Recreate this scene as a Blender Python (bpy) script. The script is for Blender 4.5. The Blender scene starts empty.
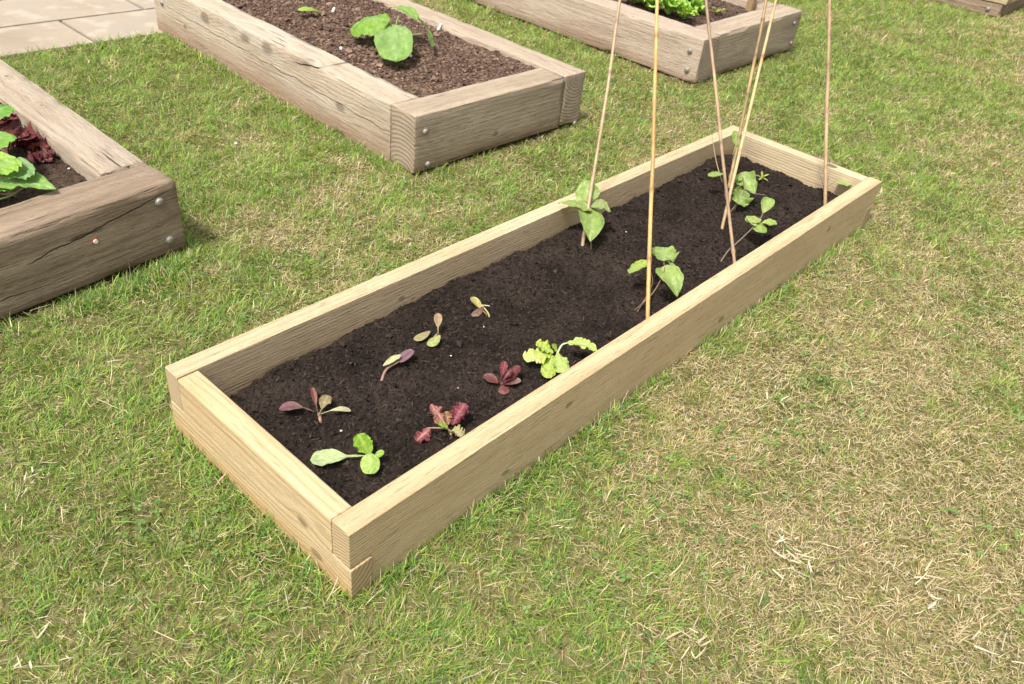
import bpy, bmesh, math, random
import numpy as np
from mathutils import Vector, Matrix
rng = np.random.default_rng(7); random.seed(7)
sc = bpy.context.scene; COL = sc.collection
rad = math.radians

# ---------------------------------------------------------------- camera
CAMR = Matrix(((0.6727, 0.3806, -0.6345), (-0.7327, 0.4624, -0.4994), (0.1033, 0.8009, 0.5898)))
def _ortho(M):
    c0 = Vector((M[0][0], M[1][0], M[2][0])).normalized(); c1 = Vector((M[0][1], M[1][1], M[2][1]))
    c1 = (c1 - c0 * c0.dot(c1)).normalized(); c2 = c0.cross(c1)
    return Matrix(((c0.x, c1.x, c2.x), (c0.y, c1.y, c2.y), (c0.z, c1.z, c2.z)))
def _euler(a, b, c):
    return Matrix.Rotation(a, 3, 'Z') @ Matrix.Rotation(b, 3, 'X') @ Matrix.Rotation(c, 3, 'Z')
CAMR = _euler(-0.902887722, 0.939613818, 0.126940607)
CAMC = Vector((-0.57953, -0.76077, 1.31611)); FPX = 816.72
cd = bpy.data.cameras.new('camera'); cam = bpy.data.objects.new('camera', cd); COL.objects.link(cam)
cam.matrix_world = Matrix.Translation(CAMC) @ CAMR.to_4x4()
cd.sensor_width = 36; cd.lens = FPX / 1024 * 36; cd.clip_start = .05; cd.clip_end = 500
cd.dof.use_dof = True; cd.dof.focus_distance = 2.0; cd.dof.aperture_fstop = 7.5
sc.camera = cam

# ---------------------------------------------------------------- light
SUN_EL, SUN_AZ = 61.0, 183.0      # azimuth: direction TO the sun, degrees from +x towards +y
sd = Vector((math.cos(rad(SUN_EL)) * math.cos(rad(SUN_AZ)), math.cos(rad(SUN_EL)) * math.sin(rad(SUN_AZ)), math.sin(rad(SUN_EL))))
w = bpy.data.worlds.new('World'); sc.world = w; w.use_nodes = True
nt = w.node_tree; sky = nt.nodes.new('ShaderNodeTexSky'); sky.sky_type = 'NISHITA'; sky.sun_disc = False
sky.sun_elevation = rad(SUN_EL); sky.sun_rotation = math.atan2(sd.x, sd.y); sky.dust_density = 4.0; sky.air_density = 1.0; sky.ozone_density = 1.0
bg = nt.nodes['Background']; bg.inputs[1].default_value = 0.15
hs = nt.nodes.new('ShaderNodeHueSaturation'); hs.inputs['Saturation'].default_value = .35   # thin white cloud
wm = nt.nodes.new('ShaderNodeMix'); wm.data_type = 'RGBA'; wm.blend_type = 'MULTIPLY'; wm.inputs[0].default_value = 1; wm.inputs[7].default_value = (1.04, 1.0, .93, 1)
nt.links.new(sky.outputs[0], hs.inputs['Color']); nt.links.new(hs.outputs[0], wm.inputs[6]); nt.links.new(wm.outputs[2], bg.inputs[0])
sl = bpy.data.lights.new('sun', 'SUN'); sl.energy = 3.0; sl.angle = rad(9.0); sl.color = (1.0, .955, .89)
so = bpy.data.objects.new('sun', sl); COL.objects.link(so); so.rotation_euler = sd.to_track_quat('Z', 'Y').to_euler()
sc.view_settings.view_transform = 'Standard'; sc.view_settings.look = 'None'
sc.view_settings.exposure = 0.62; sc.view_settings.gamma = 1.0; sc.view_settings.use_curve_mapping = False

# ---------------------------------------------------------------- helpers
def at(px, py, z=0.0):
    d = CAMR @ Vector(((px - 512) / FPX, -(py - 342) / FPX, -1)); t = (z - CAMC.z) / d.z
    return CAMC + d * t
def _hash(ix, iy, iz, s):
    h = (ix * 374761393 + iy * 668265263 + iz * 2147483647 + s * 974711) & 0xffffffff
    h = ((h ^ (h >> 13)) * 1274126177) & 0xffffffff
    h = ((h ^ (h >> 16)) * 2246822519) & 0xffffffff
    return ((h ^ (h >> 15)) & 0xffffff) / float(0xffffff)
def vnoise(x, y, z=None, s=0):
    x = np.asarray(x, float); y = np.asarray(y, float)
    z = np.zeros_like(x) if z is None else np.asarray(z, float)
    fx, fy, fz = np.floor(x), np.floor(y), np.floor(z)
    ix, iy, iz = fx.astype(np.int64), fy.astype(np.int64), fz.astype(np.int64)
    a, b, c = x - fx, y - fy, z - fz
    a = a * a * (3 - 2 * a); b = b * b * (3 - 2 * b); c = c * c * (3 - 2 * c)
    r = 0
    for dx in (0, 1):
        for dy in (0, 1):
            for dz in (0, 1):
                r = r + _hash(ix + dx, iy + dy, iz + dz, s) * (a if dx else 1 - a) * (b if dy else 1 - b) * (c if dz else 1 - c)
    return r * 2 - 1
def fbm(x, y, z=None, s=0, o=4, g=.5):
    r = 0; amp = 1; k = 1
    for i in range(o):
        r = r + amp * vnoise(np.asarray(x) * k + i * 7.3, np.asarray(y) * k + i * 3.1, None if z is None else np.asarray(z) * k, s + i); amp *= g; k *= 2.03
    return r
def gz(x, y): return .005 * fbm(np.asarray(x) * 2.2, np.asarray(y) * 2.2, s=5, o=3)

def np_mesh(name, V, quads=None, tris=None, col=None, uv=None, smooth=True):
    me = bpy.data.meshes.new(name); V = np.asarray(V, np.float32)
    nq = 0 if quads is None else len(quads); ntr = 0 if tris is None else len(tris)
    li = np.concatenate([np.asarray(q, np.int32).ravel() for q in (quads, tris) if q is not None])
    st = np.concatenate([np.arange(nq) * 4, nq * 4 + np.arange(ntr) * 3]).astype(np.int32)
    me.vertices.add(len(V)); me.vertices.foreach_set('co', V.ravel())
    me.loops.add(len(li)); me.loops.foreach_set('vertex_index', li)
    me.polygons.add(nq + ntr); me.polygons.foreach_set('loop_start', st)
    me.polygons.foreach_set('use_smooth', np.full(nq + ntr, smooth))
    me.update(calc_edges=True)
    if col is not None:
        a = me.color_attributes.new('Col', 'FLOAT_COLOR', 'POINT'); c = np.ones((len(V), 4), np.float32); c[:, :3] = col
        a.data.foreach_set('color', c.ravel())
    if uv is not None:
        u = me.uv_layers.new(name='UVMap'); u.data.foreach_set('uv', np.asarray(uv, np.float32)[li].ravel())
    return me
def obj(name, me, mat=None, parent=None, loc=None):
    if isinstance(me, bmesh.types.BMesh):
        b = me; me = bpy.data.meshes.new(name); b.to_mesh(me); b.free()
    o = bpy.data.objects.new(name, me); COL.objects.link(o)
    if mat: me.materials.append(mat)
    if parent: o.parent = parent
    if loc is not None: o.location = loc
    return o
def thing(name, label, cat, loc=(0, 0, 0), group=None):
    o = bpy.data.objects.new(name, None); COL.objects.link(o); o.location = loc
    o.empty_display_size = .05; o['label'] = label; o['category'] = cat
    if group: o['group'] = group
    return o
def tag(o, label=None, cat=None, group=None, kind=None):
    for k, v in (('label', label), ('category', cat), ('group', group), ('kind', kind)):
        if v: o[k] = v
    return o

class NT:
    def __init__(s, name, rough=.7, spec=.3):
        s.m = bpy.data.materials.new(name); s.m.use_nodes = True; s.t = s.m.node_tree
        s.b = s.t.nodes['Principled BSDF']; s.b.inputs['Roughness'].default_value = rough
        s.b.inputs['Specular IOR Level'].default_value = spec
        s.out = s.t.nodes['Material Output']
    def n(s, typ, **kw):
        n = s.t.nodes.new('ShaderNode' + typ)
        for k, v in kw.items(): setattr(n, k, v)
        return n
    def set(s, n, i, v):
        if v is None: return
        if hasattr(v, 'is_linked') or hasattr(v, 'links'): s.t.links.new(v, n.inputs[i])
        else: n.inputs[i].default_value = v
    def math(s, op, a, b=None, c=None, clamp=False):
        n = s.n('Math', operation=op, use_clamp=clamp); s.set(n, 0, a); s.set(n, 1, b); s.set(n, 2, c); return n.outputs[0]
    def vmath(s, op, a, b=None):
        n = s.n('VectorMath', operation=op); s.set(n, 0, a); s.set(n, 1, b)
        return n.outputs['Value'] if op in ('LENGTH', 'DOT_PRODUCT', 'DISTANCE') else n.outputs[0]
    def noise(s, v, scale, det=3, rough=.5, dist=0):
        n = s.n('TexNoise'); s.set(n, 'Vector', v); n.inputs['Scale'].default_value = scale; n.inputs['Detail'].default_value = det
        n.inputs['Roughness'].default_value = rough; n.inputs['Distortion'].default_value = dist; return n.outputs['Fac']
    def ramp(s, f, stops, interp='LINEAR'):
        n = s.n('ValToRGB'); e = n.color_ramp.elements; n.color_ramp.interpolation = interp
        while len(e) < len(stops): e.new(.5)
        for i, (p, c) in enumerate(stops):
            e[i].position = p; e[i].color = (*c, 1) if len(c) == 3 else c
        s.set(n, 0, f); return n.outputs[0]
    def sstep(s, v, lo, hi):
        n = s.n('MapRange', interpolation_type='SMOOTHSTEP'); s.set(n, 0, v); n.inputs[1].default_value = lo; n.inputs[2].default_value = hi
        return n.outputs[0]
    def mix(s, f, a, b, mode='MIX'):
        n = s.n('Mix', data_type='RGBA', blend_type=mode); s.set(n, 0, f)
        s.set(n, 6, (*a, 1) if isinstance(a, tuple) else a); s.set(n, 7, (*b, 1) if isinstance(b, tuple) else b); return n.outputs[2]
    def bump(s, h, strength=.5, dist=.01, normal=None):
        n = s.n('Bump'); n.inputs['Strength'].default_value = strength; n.inputs['Distance'].default_value = dist
        s.set(n, 'Height', h); s.set(n, 'Normal', normal); return n.outputs[0]
    def base(s, c): s.set(s.b, 'Base Color', (*c, 1) if isinstance(c, tuple) else c)
    def normal(s, v): s.set(s.b, 'Normal', v)

def wood(name, light, dark, stain, seed=0, ring=.0065, pith=(.01, -.05), knots=(), fuzz=1.0, stain_amt=.5, grey=None, crack=None, low=None, rowdark=.5, dirty=0):
    """sawn timber: object space, x along the grain. knots: (x,y,z,r)"""
    s = NT(name, rough=.8, spec=.2); r = random.Random(seed)
    tc = s.n('TexCoord').outputs['Object']; off = (r.uniform(-20, 20), r.uniform(-20, 20), r.uniform(-20, 20))
    sh = s.vmath('ADD', tc, off)
    def sc3(v, k): return s.vmath('MULTIPLY', v, k)
    d1 = s.noise(sc3(sh, (1.6, 9, 9)), 1, 3); d2 = s.noise(sc3(sh, (4, 30, 30)), 1, 2)
    sep = s.n('SeparateXYZ'); s.set(sep, 0, tc)
    y = s.math('ADD', s.math('SUBTRACT', sep.outputs[1], pith[0]), s.math('MULTIPLY_ADD', d1, .05, -.025))
    z = s.math('ADD', s.math('SUBTRACT', sep.outputs[2], pith[1]), s.math('MULTIPLY_ADD', d2, .007, -.0035))
    rr = s.math('SQRT', s.math('ADD', s.math('MULTIPLY', y, y), s.math('MULTIPLY', z, z)))
    kmask = None
    for (kx, ky, kz, kr) in knots:
        dv = s.vmath('LENGTH', sc3(s.vmath('SUBTRACT', tc, (kx, ky, kz)), (.62, 1, 1)))
        dv = s.math('ADD', dv, s.math('MULTIPLY_ADD', d2, kr * .8, -kr * .4))
        g = s.math('POWER', 2.718, s.math('MULTIPLY', s.math('MULTIPLY', dv, dv), -1 / (kr * 2.2) ** 2))
        rr = s.math('ADD', rr, s.math('MULTIPLY', g, kr * 1.1))
        k = s.sstep(dv, kr * 1.15, kr * .55); kmask = k if kmask is None else s.math('MAXIMUM', kmask, k)
    wv = s.math('SINE', s.math('MULTIPLY', rr, 6.2832 / ring))
    wv = s.math('POWER', s.math('MULTIPLY_ADD', wv, .5, .5), 2.2)
    fine = s.noise(sc3(sh, (14, 230, 230)), 1, 4, .7)
    mid = s.noise(sc3(sh, (3.0, 55, 55)), 1, 3, .55)
    gn = s.n('SeparateXYZ'); s.set(gn, 0, s.n('TexCoord').outputs['Normal']); eg = s.sstep(s.math('ABSOLUTE', gn.outputs[0]), .6, .9)
    ieg = s.math('SUBTRACT', 1, s.math('MULTIPLY', eg, .85)); fine = s.math('MULTIPLY_ADD', s.math('SUBTRACT', fine, .5), ieg, .5)
    mid = s.math('MULTIPLY_ADD', s.math('SUBTRACT', mid, .5), ieg, .5); wv = s.math('ADD', wv, s.math('MULTIPLY', eg, .25), clamp=True)
    f = s.math('ADD', s.math('MULTIPLY', wv, .45 * rowdark * 2), s.math('MULTIPLY_ADD', mid, 1.3, -.55), clamp=True)
    c = s.mix(f, light, dark)
    st = s.sstep(s.noise(sc3(sh, (1.8, 6, 6)), 1, 4, .6), .42, .72)
    c = s.mix(s.math('MULTIPLY', st, stain_amt), c, stain)
    c = s.mix(s.math('MULTIPLY', s.sstep(fine, .47, .3), min(.75, .3 + .12 * fuzz)), c, tuple(v * .45 for v in dark))
    c = s.mix(s.math('MULTIPLY', s.sstep(fine, .58, .75), .3), c, tuple(min(1, v * 1.25) for v in light))
    if grey is not None:
        gm = s.sstep(s.noise(sc3(sh, (3.2, 10, 10)), 1, 5, .65), .45, .65); c = s.mix(s.math('MULTIPLY', gm, .55), c, grey)
    sp = s.sstep(s.noise(sh, 130, 2), .72, .78); c = s.mix(s.math('MULTIPLY', sp, .55), c, tuple(v * .3 for v in dark))
    if low is not None:   # soil splash and damp staining along the bottom edge
        lm = s.math('ADD', sep.outputs[2], s.math('MULTIPLY_ADD', d1, .1, -.05)); c = s.mix(s.math('MULTIPLY', s.sstep(lm, low[0], .0), .75), c, low[1])
    if kmask is not None: c = s.mix(s.math('MULTIPLY', kmask, .62), c, tuple(v * .38 for v in dark))
    h = s.math('ADD', s.math('MULTIPLY', fine, fuzz), s.math('ADD', s.math('MULTIPLY', wv, -.25), s.math('MULTIPLY', mid, .9)))
    lo = s.noise(sh, 30, 3); h = s.math('ADD', h, s.math('MULTIPLY', lo, .5))
    if crack is not None:   # (x0,z0,x1,z1,width) a split along the face
        for (x0, z0, x1, z1, wd) in crack:
            t = s.math('DIVIDE', s.math('SUBTRACT', sep.outputs[0], x0), x1 - x0)
            zz = s.math('MULTIPLY_ADD', t, z1 - z0, z0)
            zz = s.math('ADD', zz, s.math('MULTIPLY_ADD', s.noise(sc3(sh, (12, 1, 1)), 1, 3), .03, -.015))
            dd = s.math('ABSOLUTE', s.math('SUBTRACT', sep.outputs[2], zz))
            inr = s.math('MULTIPLY', s.sstep(t, 0, .1), s.sstep(t, 1, .7)); m = s.math('MULTIPLY', s.sstep(dd, wd, wd * .35), inr)
            c = s.mix(s.math('MULTIPLY', m, .9), c, (.02, .014, .01)); h = s.math('SUBTRACT', h, s.math('MULTIPLY', m, 3))
    c = s.mix(s.math('MULTIPLY', eg, .85), c, s.mix(wv, tuple(v * .82 for v in light), tuple(v * .72 for v in dark)))
    if dirty:   # blotches of weathering, dark checks along the grain
        b1 = s.sstep(s.noise(sc3(sh, (5, 14, 14)), 1, 6, .7), .52, .68); c = s.mix(s.math('MULTIPLY', b1, dirty), c, tuple(v * .5 for v in dark))
        ck = s.sstep(s.noise(sc3(sh, (3.5, 75, 75)), 1, 2, .5), .70, .76); c = s.mix(s.math('MULTIPLY', ck, .8), c, (.04, .028, .018)); h = s.math('SUBTRACT', h, s.math('MULTIPLY', ck, 1.6))
    s.base(c); s.normal(s.bump(h, .8 if dirty else .7, .0042 if dirty else .0035)); return s.m

def foliage(name, rough=.55, trans=.3, tint=(1.15, 1.25, .5), spec=.35, bumpy=0):
    """uses vertex colour Col"""
    s = NT(name, rough, spec); a = s.n('VertexColor', layer_name='Col').outputs[0]
    s.base(a); tr = s.n('BsdfTranslucent'); s.set(tr, 0, s.mix(1.0, a, tint, 'MULTIPLY'))
    if bumpy:
        tc = s.n('TexCoord').outputs['Object']; s.normal(s.bump(s.noise(tc, 260, 2), .5, .002 * bumpy))
    mx = s.n('MixShader'); mx.inputs[0].default_value = trans
    s.t.links.new(s.b.outputs[0], mx.inputs[1]); s.t.links.new(tr.outputs[0], mx.inputs[2]); s.t.links.new(mx.outputs[0], s.out.inputs[0]); return s.m

def vcol(name, rough=.9, spec=.15, nscale=0, nstr=.5):
    s = NT(name, rough, spec); a = s.n('VertexColor', layer_name='Col').outputs[0]
    if nscale:
        tc = s.n('TexCoord').outputs['Object']; n1 = s.noise(tc, nscale, 4, .7)
        a = s.mix(1.0, a, s.ramp(n1, [(.25, (.55, .55, .55)), (.75, (1.4, 1.4, 1.4))]), 'MULTIPLY'); s.normal(s.bump(n1, nstr, .004))
    s.base(a); return s.m

# ---------------------------------------------------------------- setting: ground
def axis_pts(lo, hi, step, far):
    c = np.arange(lo, hi + 1e-6, step); out = []; d = step
    a = [lo]; 
    while a[-1] > -far: d *= 1.5; a.append(a[-1] - d)
    b = [hi]; d = step
    while b[-1] < far: d *= 1.5; b.append(b[-1] + d)
    return np.array(sorted(a[1:]) + list(c) + b[1:])
def grid_mesh(name, xs, ys, zf, col=None):
    X, Y = np.meshgrid(xs, ys, indexing='ij'); Z = zf(X, Y); nx, ny = X.shape
    V = np.stack([X, Y, Z], -1).reshape(-1, 3); I = np.arange(nx * ny).reshape(nx, ny)
    q = np.stack([I[:-1, :-1], I[1:, :-1], I[1:, 1:], I[:-1, 1:]], -1).reshape(-1, 4)
    return np_mesh(name, V, quads=q, col=None if col is None else col(X, Y, Z).reshape(-1, 3))
s = NT('lawn_soil', .95, .1); tc = s.n('TexCoord').outputs['Object']
n1 = s.noise(tc, 1.6, 5, .6); n2 = s.noise(tc, 60, 4, .7)
c = s.mix(s.sstep(n1, .35, .65), (.10, .115, .032), (.20, .165, .08)); c = s.mix(s.sstep(n2, .3, .6), (.075, .062, .03), c)
s.base(c); s.normal(s.bump(n2, .8, .01))
lawn_mat = s.m
g = obj('ground', grid_mesh('ground', axis_pts(-2, 9, .05, 150), axis_pts(-2.6, 5, .05, 150), lambda x, y: gz(x, y) * ((x > -3) & (x < 10) & (y > -3) & (y < 6)) - .002), lawn_mat)
tag(g, kind='structure')

# paving slabs top left
s = NT('sandstone', .85, .25); tc = s.n('TexCoord').outputs['Object']
n1 = s.noise(tc, 2.2, 5, .6); n2 = s.noise(tc, 90, 4, .7); n3 = s.noise(tc, 9, 3)
c = s.ramp(n1, [(.3, (.27, .22, .165)), (.5, (.33, .28, .22)), (.7, (.30, .265, .225))]); c = s.mix(s.math('MULTIPLY', s.sstep(n2, .5, .75), .35), c, (.34, .25, .17))
c = s.mix(s.math('MULTIPLY', s.sstep(n3, .5, .7), .4), c, (.48, .42, .35)); s.base(c); s.normal(s.bump(s.math('ADD', n2, n3), .35, .003)); stone = s.m
s = NT('joint_mortar', .95, .1); s.base((.13, .10, .065)); mortar = s.m
bm = bmesh.new()
def slab(x0, x1, y0, y1):
    x0 += .007; x1 -= .007; y0 += .007; y1 -= .007
    r = bmesh.ops.create_cube(bm, size=1, matrix=Matrix.Translation(((x0 + x1) / 2, (y0 + y1) / 2, -.008)) @ Matrix.Diagonal((x1 - x0, y1 - y0, .04, 1)))
    bmesh.ops.bevel(bm, geom=list({e for v in r['verts'] for e in v.link_edges}), offset=.003, segments=2, affect='EDGES')
for x0, x1 in ((-1.0, -.2), (-.2, .42), (.42, 1.035), (1.035, 1.82), (1.82, 2.4), (2.4, 3.2)): slab(x0, x1, 3.135, 3.525)
for x0, x1 in ((-1.0, -.1), (-.1, .64), (.64, 1.465), (1.465, 2.3), (2.3, 3.2)): slab(x0, x1, 3.525, 3.955)
bmesh.ops.rotate(bm, cent=(1, 3.15, 0), matrix=Matrix.Rotation(rad(-.5), 3, 'Z'), verts=bm.verts)
pv = obj('paving', bm, stone); tag(pv, kind='structure')
bm = bmesh.new(); bmesh.ops.create_cube(bm, size=1, matrix=Matrix.Translation((1.1, 3.56, -.03)) @ Matrix.Diagonal((4.2, .82, .06, 1)))
mj = obj('paving_joints', bm, mortar); tag(mj, kind='structure')

# ---------------------------------------------------------------- timber
def board(name, prof, thick, M, mat, parent, bev=.0015, bigbev=0, big=lambda v: False):
    """profile polygon in local x,z extruded along local y by thick"""
    bm = bmesh.new(); vs = [bm.verts.new((x, 0, z)) for x, z in prof]; f = bm.faces.new(vs)
    r = bmesh.ops.extrude_face_region(bm, geom=[f]); bmesh.ops.translate(bm, vec=(0, thick, 0), verts=[v for v in r['geom'] if isinstance(v, bmesh.types.BMVert)])
    bmesh.ops.recalc_face_normals(bm, faces=bm.faces)
    if bigbev:
        es = [e for e in bm.edges if all(big(v.co) for v in e.verts)]
        bmesh.ops.bevel(bm, geom=es, offset=bigbev, segments=4, affect='EDGES', profile=.5)
    es = [e for e in bm.edges if len(e.link_faces) == 2 and e.calc_face_angle(0) > .8]
    bmesh.ops.bevel(bm, geom=es, offset=bev, segments=2, affect='EDGES', profile=.5)
    for f in bm.faces: f.smooth = True
    o = obj(name, bm, mat, parent); o.matrix_local = M
    wn = o.modifiers.new('weighted_normal', 'WEIGHTED_NORMAL'); wn.keep_sharp = False
    return o
W, H, T, L, HJ = .616, .181, .049, 2.4, .088
bed = thing('raised_bed', 'long low raised bed of new pale timber boards with half-lapped corners, holding canes and seedlings', 'raised bed')
lp = [(T, 0), (L - T, 0), (L - T, HJ), (L, HJ), (L, H), (0, H), (0, HJ), (T, HJ)]
m_r = wood('new_pine_sawn', (.62, .485, .30), (.42, .305, .165), (.46, .35, .19), 3, ring=.008, pith=(-.03, -.09), fuzz=2.8, stain_amt=.5, knots=((1.33, 0, .05, .012), (.62, 0, .13, .01), (2.0, 0, .12, .011), (.42, 0, .05, .009)))
m_l = wood('new_pine_pale', (.60, .48, .315), (.43, .32, .18), (.46, .35, .19), 4, ring=.009, pith=(-.02, .26), fuzz=2.6, knots=((.62, 0, .12, .010), (.66, 0, .105, .006), (1.5, 0, .13, .009)), low=(.155, (.36, .24, .11)))
board('side_board', lp, T, Matrix.Identity(4), m_r, bed)
board('side_board', lp, T, Matrix.Translation((0, W - T, 0)), m_l, bed)
def eprof(p0, p1, top): return [(-p0, 0), (W + p1, 0), (W + p1, HJ - .002), (W - T - .0015, HJ - .002), (W - T - .0015, top), (T + .0015, top), (T + .0015, HJ - .002), (-p0, HJ - .002)]
RZ = Matrix.Rotation(rad(90), 4, 'Z')   # local x -> world y, local y -> world -x
m_e = wood('new_pine_end', (.55, .43, .265), (.39, .275, .14), (.42, .28, .125), 9, ring=.012, pith=(.09, .12), fuzz=1, rowdark=.55, low=(.07, (.42, .27, .12)), knots=((.14, .05, .1, .011), (.1, .05, .04, .012)))
m_f = wood('new_pine_far', (.54, .44, .295), (.40, .31, .185), (.38, .30, .18), 12, ring=.01, pith=(.1, .0), fuzz=.8, low=(.14, (.30, .2, .1)), rowdark=.4)
board('end_board', eprof(.004, .002, H - .001), T, Matrix.Translation((T, 0, 0)) @ RZ, m_e, bed, bigbev=.006, big=lambda v: v.z > H - .004)
board('end_board', eprof(.002, .003, H - .003), T, Matrix.Translation((L, 0, 0)) @ RZ, m_f, bed, bigbev=.003, big=lambda v: v.z > H - .006)

def old_beam(name, A, B, C4, D4, z0, z1, mat, parent, seed=0, r=.006, rough=.0025, step=.02, chips=.5, ztop=None):
    """weathered sleeper on footprint A->B (length) , C4 above B, D4 above A, rounded edges and worn surface; local x along A->B"""
    A, B, C4, D4 = (Vector((*p, 0)) for p in (A, B, C4, D4)); ex = (B - A).normalized(); ey = Vector((-ex.y, ex.x, 0))
    Ln = (B - A).length
    def ax(n, l): 
        k = np.linspace(r / l, 1 - r / l, n); return np.concatenate([[0, .4 * r / l], k, [1 - .4 * r / l, 1]])
    us = ax(max(4, int(Ln / step)), Ln); th = ((D4 - A).length); vs = ax(7, th); ws = ax(11, z1 - z0)
    V = []; Q = []
    def face(fa, na, nb):
        base = len(V)
        for i in range(na):
            for j in range(nb): V.append(fa(i, j))
        for i in range(na - 1):
            for j in range(nb - 1):
                a = base + i * nb + j; Q.append((a, a + nb, a + nb + 1, a + 1))
    nu, nv, nw = len(us), len(vs), len(ws)
    face(lambda i, j: (us[i], vs[j], 1), nu, nv); face(lambda i, j: (us[i], vs[nv - 1 - j], 0), nu, nv)
    face(lambda i, j: (us[i], 0, ws[j]), nu, nw); face(lambda i, j: (us[nu - 1 - i], 1, ws[j]), nu, nw)
    face(lambda i, j: (0, vs[nv - 1 - i], ws[j]), nv, nw); face(lambda i, j: (1, vs[i], ws[j]), nv, nw)
    P = np.array(V, float); dims = np.array([Ln, th, z1 - z0]); p = P * dims
    inn = np.clip(p, r, dims - r); d = p - inn; ln = np.linalg.norm(d, axis=1, keepdims=True); nrm = d / np.maximum(ln, 1e-9)
    q = inn + nrm * r
    # wear: edge chips + long undulation
    edge = (np.sum(np.abs(nrm) > .2, axis=1) >= 2)
    n1 = fbm(q[:, 0] * 5, q[:, 1] * 25, q[:, 2] * 25, s=seed); n2 = fbm(q[:, 0] * 25, q[:, 1] * 40, q[:, 2] * 40, s=seed + 9, o=3)
    ch = np.maximum(0, fbm(q[:, 0] * 9, q[:, 1] * 9, q[:, 2] * 9, s=seed + 3) - .45) * .03 * chips
    q = q - nrm * (n1 * rough + n2 * rough * .4 + np.where(edge, ch, 0))[:, None]
    # shear footprint to the four given corners
    u, v = q[:, 0:1] / Ln, q[:, 1:2] / th
    a2, b2, c2, d2 = (np.array([0, 0.]), np.array([Ln, 0.]), np.array([(C4 - A).dot(ex), (C4 - A).dot(ey)]), np.array([(D4 - A).dot(ex), (D4 - A).dot(ey)]))
    xy = (1 - u) * (1 - v) * a2 + u * (1 - v) * b2 + u * v * c2 + (1 - u) * v * d2
    zz = q[:, 2]
    if ztop is not None: zz = zz * (1 + (ztop / (z1 - z0) - 1) * (1 - u[:, 0]))
    me = np_mesh(name, np.column_stack([xy, zz]), quads=Q)
    bm = bmesh.new(); bm.from_mesh(me); bmesh.ops.remove_doubles(bm, verts=bm.verts, dist=.0002); bmesh.ops.recalc_face_normals(bm, faces=bm.faces); bm.to_mesh(me); bm.free()
    o = obj(name, me, mat, parent)
    o.matrix_basis = Matrix(((ex.x, ey.x, 0, A.x), (ex.y, ey.y, 0, A.y), (0, 0, 1, z0), (0, 0, 0, 1)))
    return o
s = NT('galvanised_bolt', .65, .4); s.b.inputs['Metallic'].default_value = .5; tc = s.n('TexCoord').outputs['Object']
s.base(s.ramp(s.noise(tc, 160, 3), [(.35, (.20, .18, .155)), (.65, (.38, .36, .33))])); steel = s.m
def bolt(loc, nrm, parent, r=.0125):
    bm = bmesh.new(); nrm = Vector(nrm)
    prof = [(r * 1.0, 0), (r * 1.0, .003), (r * .86, .004), (r * .86, .007), (r * .55, .0095), (0.0005, .0105)]
    rings = []
    for k, (q, h) in enumerate(prof):
        rings.append([bm.verts.new((q * math.cos(a), q * math.sin(a), h)) for a in [i * math.pi / (8) for i in range(16)]])
    for a, b in zip(rings, rings[1:]):
        for i in range(16): bm.faces.new((a[i], a[(i + 1) % 16], b[(i + 1) % 16], b[i])).smooth = True
    bm.faces.new(rings[-1]); bm.faces.new(rings[0][::-1])
    o = obj('bolt', bm, steel, parent); o.matrix_parent_inverse = parent.matrix_basis.inverted()
    o.matrix_basis = Matrix.Translation(loc) @ nrm.to_track_quat('Z', 'Y').to_matrix().to_4x4(); return o

OL, OD, OS, OG = (.50, .40, .285), (.31, .225, .15), (.36, .24, .155), (.46, .40, .32)
LOW = (.11, (.20, .125, .08))
TO, ZT = .135, .232
# bed beside the paving on the left
bedA = thing('sleeper_bed', 'weathered grey brown sleeper bed at the left edge holding squash leaves and red lettuce', 'raised bed')
mA = wood('old_sleeper_split', (0.428, 0.333, 0.243), (0.231, 0.170, 0.116), (0.227, 0.159, 0.107), 21, ring=.012, pith=(.07, .12), fuzz=3.4, knots=((.62, 0, .12, .02), (.55, 0, .17, .014), (.47, 0, .10, .022), (.30, 0, .17, .012)), crack=[(.76, .12, 1.24, .20, .0024), (.0, .17, .6, .15, .002), (.3, .06, .9, .045, .0016)], low=(.05, (.17, .11, .07)), dirty=.25)
aA = (-.80, 1.175); bA = (.414, 1.289)
slA = old_beam('sleeper', aA, bA, (bA[0] - .012, bA[1] + TO + .015), (aA[0] - .012, aA[1] + TO + .015), .014, .2285, mA, bedA, 3, rough=.002, ztop=.2045, r=.004)
mA2 = wood('old_sleeper_side', (0.460, 0.382, 0.297), (0.306, 0.233, 0.171), (0.305, 0.230, 0.170), 22, ring=.012, pith=(.05, .12), fuzz=2.6, grey=OG, knots=((.55, .06, .23, .008), (.85, .05, .23, .008)), low=LOW, dirty=.25)
old_beam('sleeper', (.405, 1.444), (.425, 3.12), (.425 - TO, 3.12), (.405 - TO, 1.441), .002, ZT - .004, mA2, bedA, 5, r=.004, rough=.0015)
old_beam('sleeper', (-.66, 1.34), (-.66, 3.0), (-.66 - TO, 3.0), (-.66 - TO, 1.33), .002, ZT, mA2, bedA, 6)
old_beam('sleeper', (-.80, 2.985), (.28, 2.985), (.28, 3.12), (-.80, 3.12), .002, ZT, mA2, bedA, 7)
exA = Vector((bA[0] - aA[0], bA[1] - aA[1], 0)).normalized(); nA = Vector((exA.y, -exA.x, 0))
def onA(px, py):   # point on the front face of this sleeper
    d = CAMR @ Vector(((px - 512) / FPX, -(py - 342) / FPX, -1)); a = Vector((*aA, 0)); t = (a - CAMC).dot(nA) / d.dot(nA); return CAMC + d * t - nA * .002
bolt(onA(159.5, 202), nA, slA, .0135); bolt(onA(170, 240), nA, slA, .0135)
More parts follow.
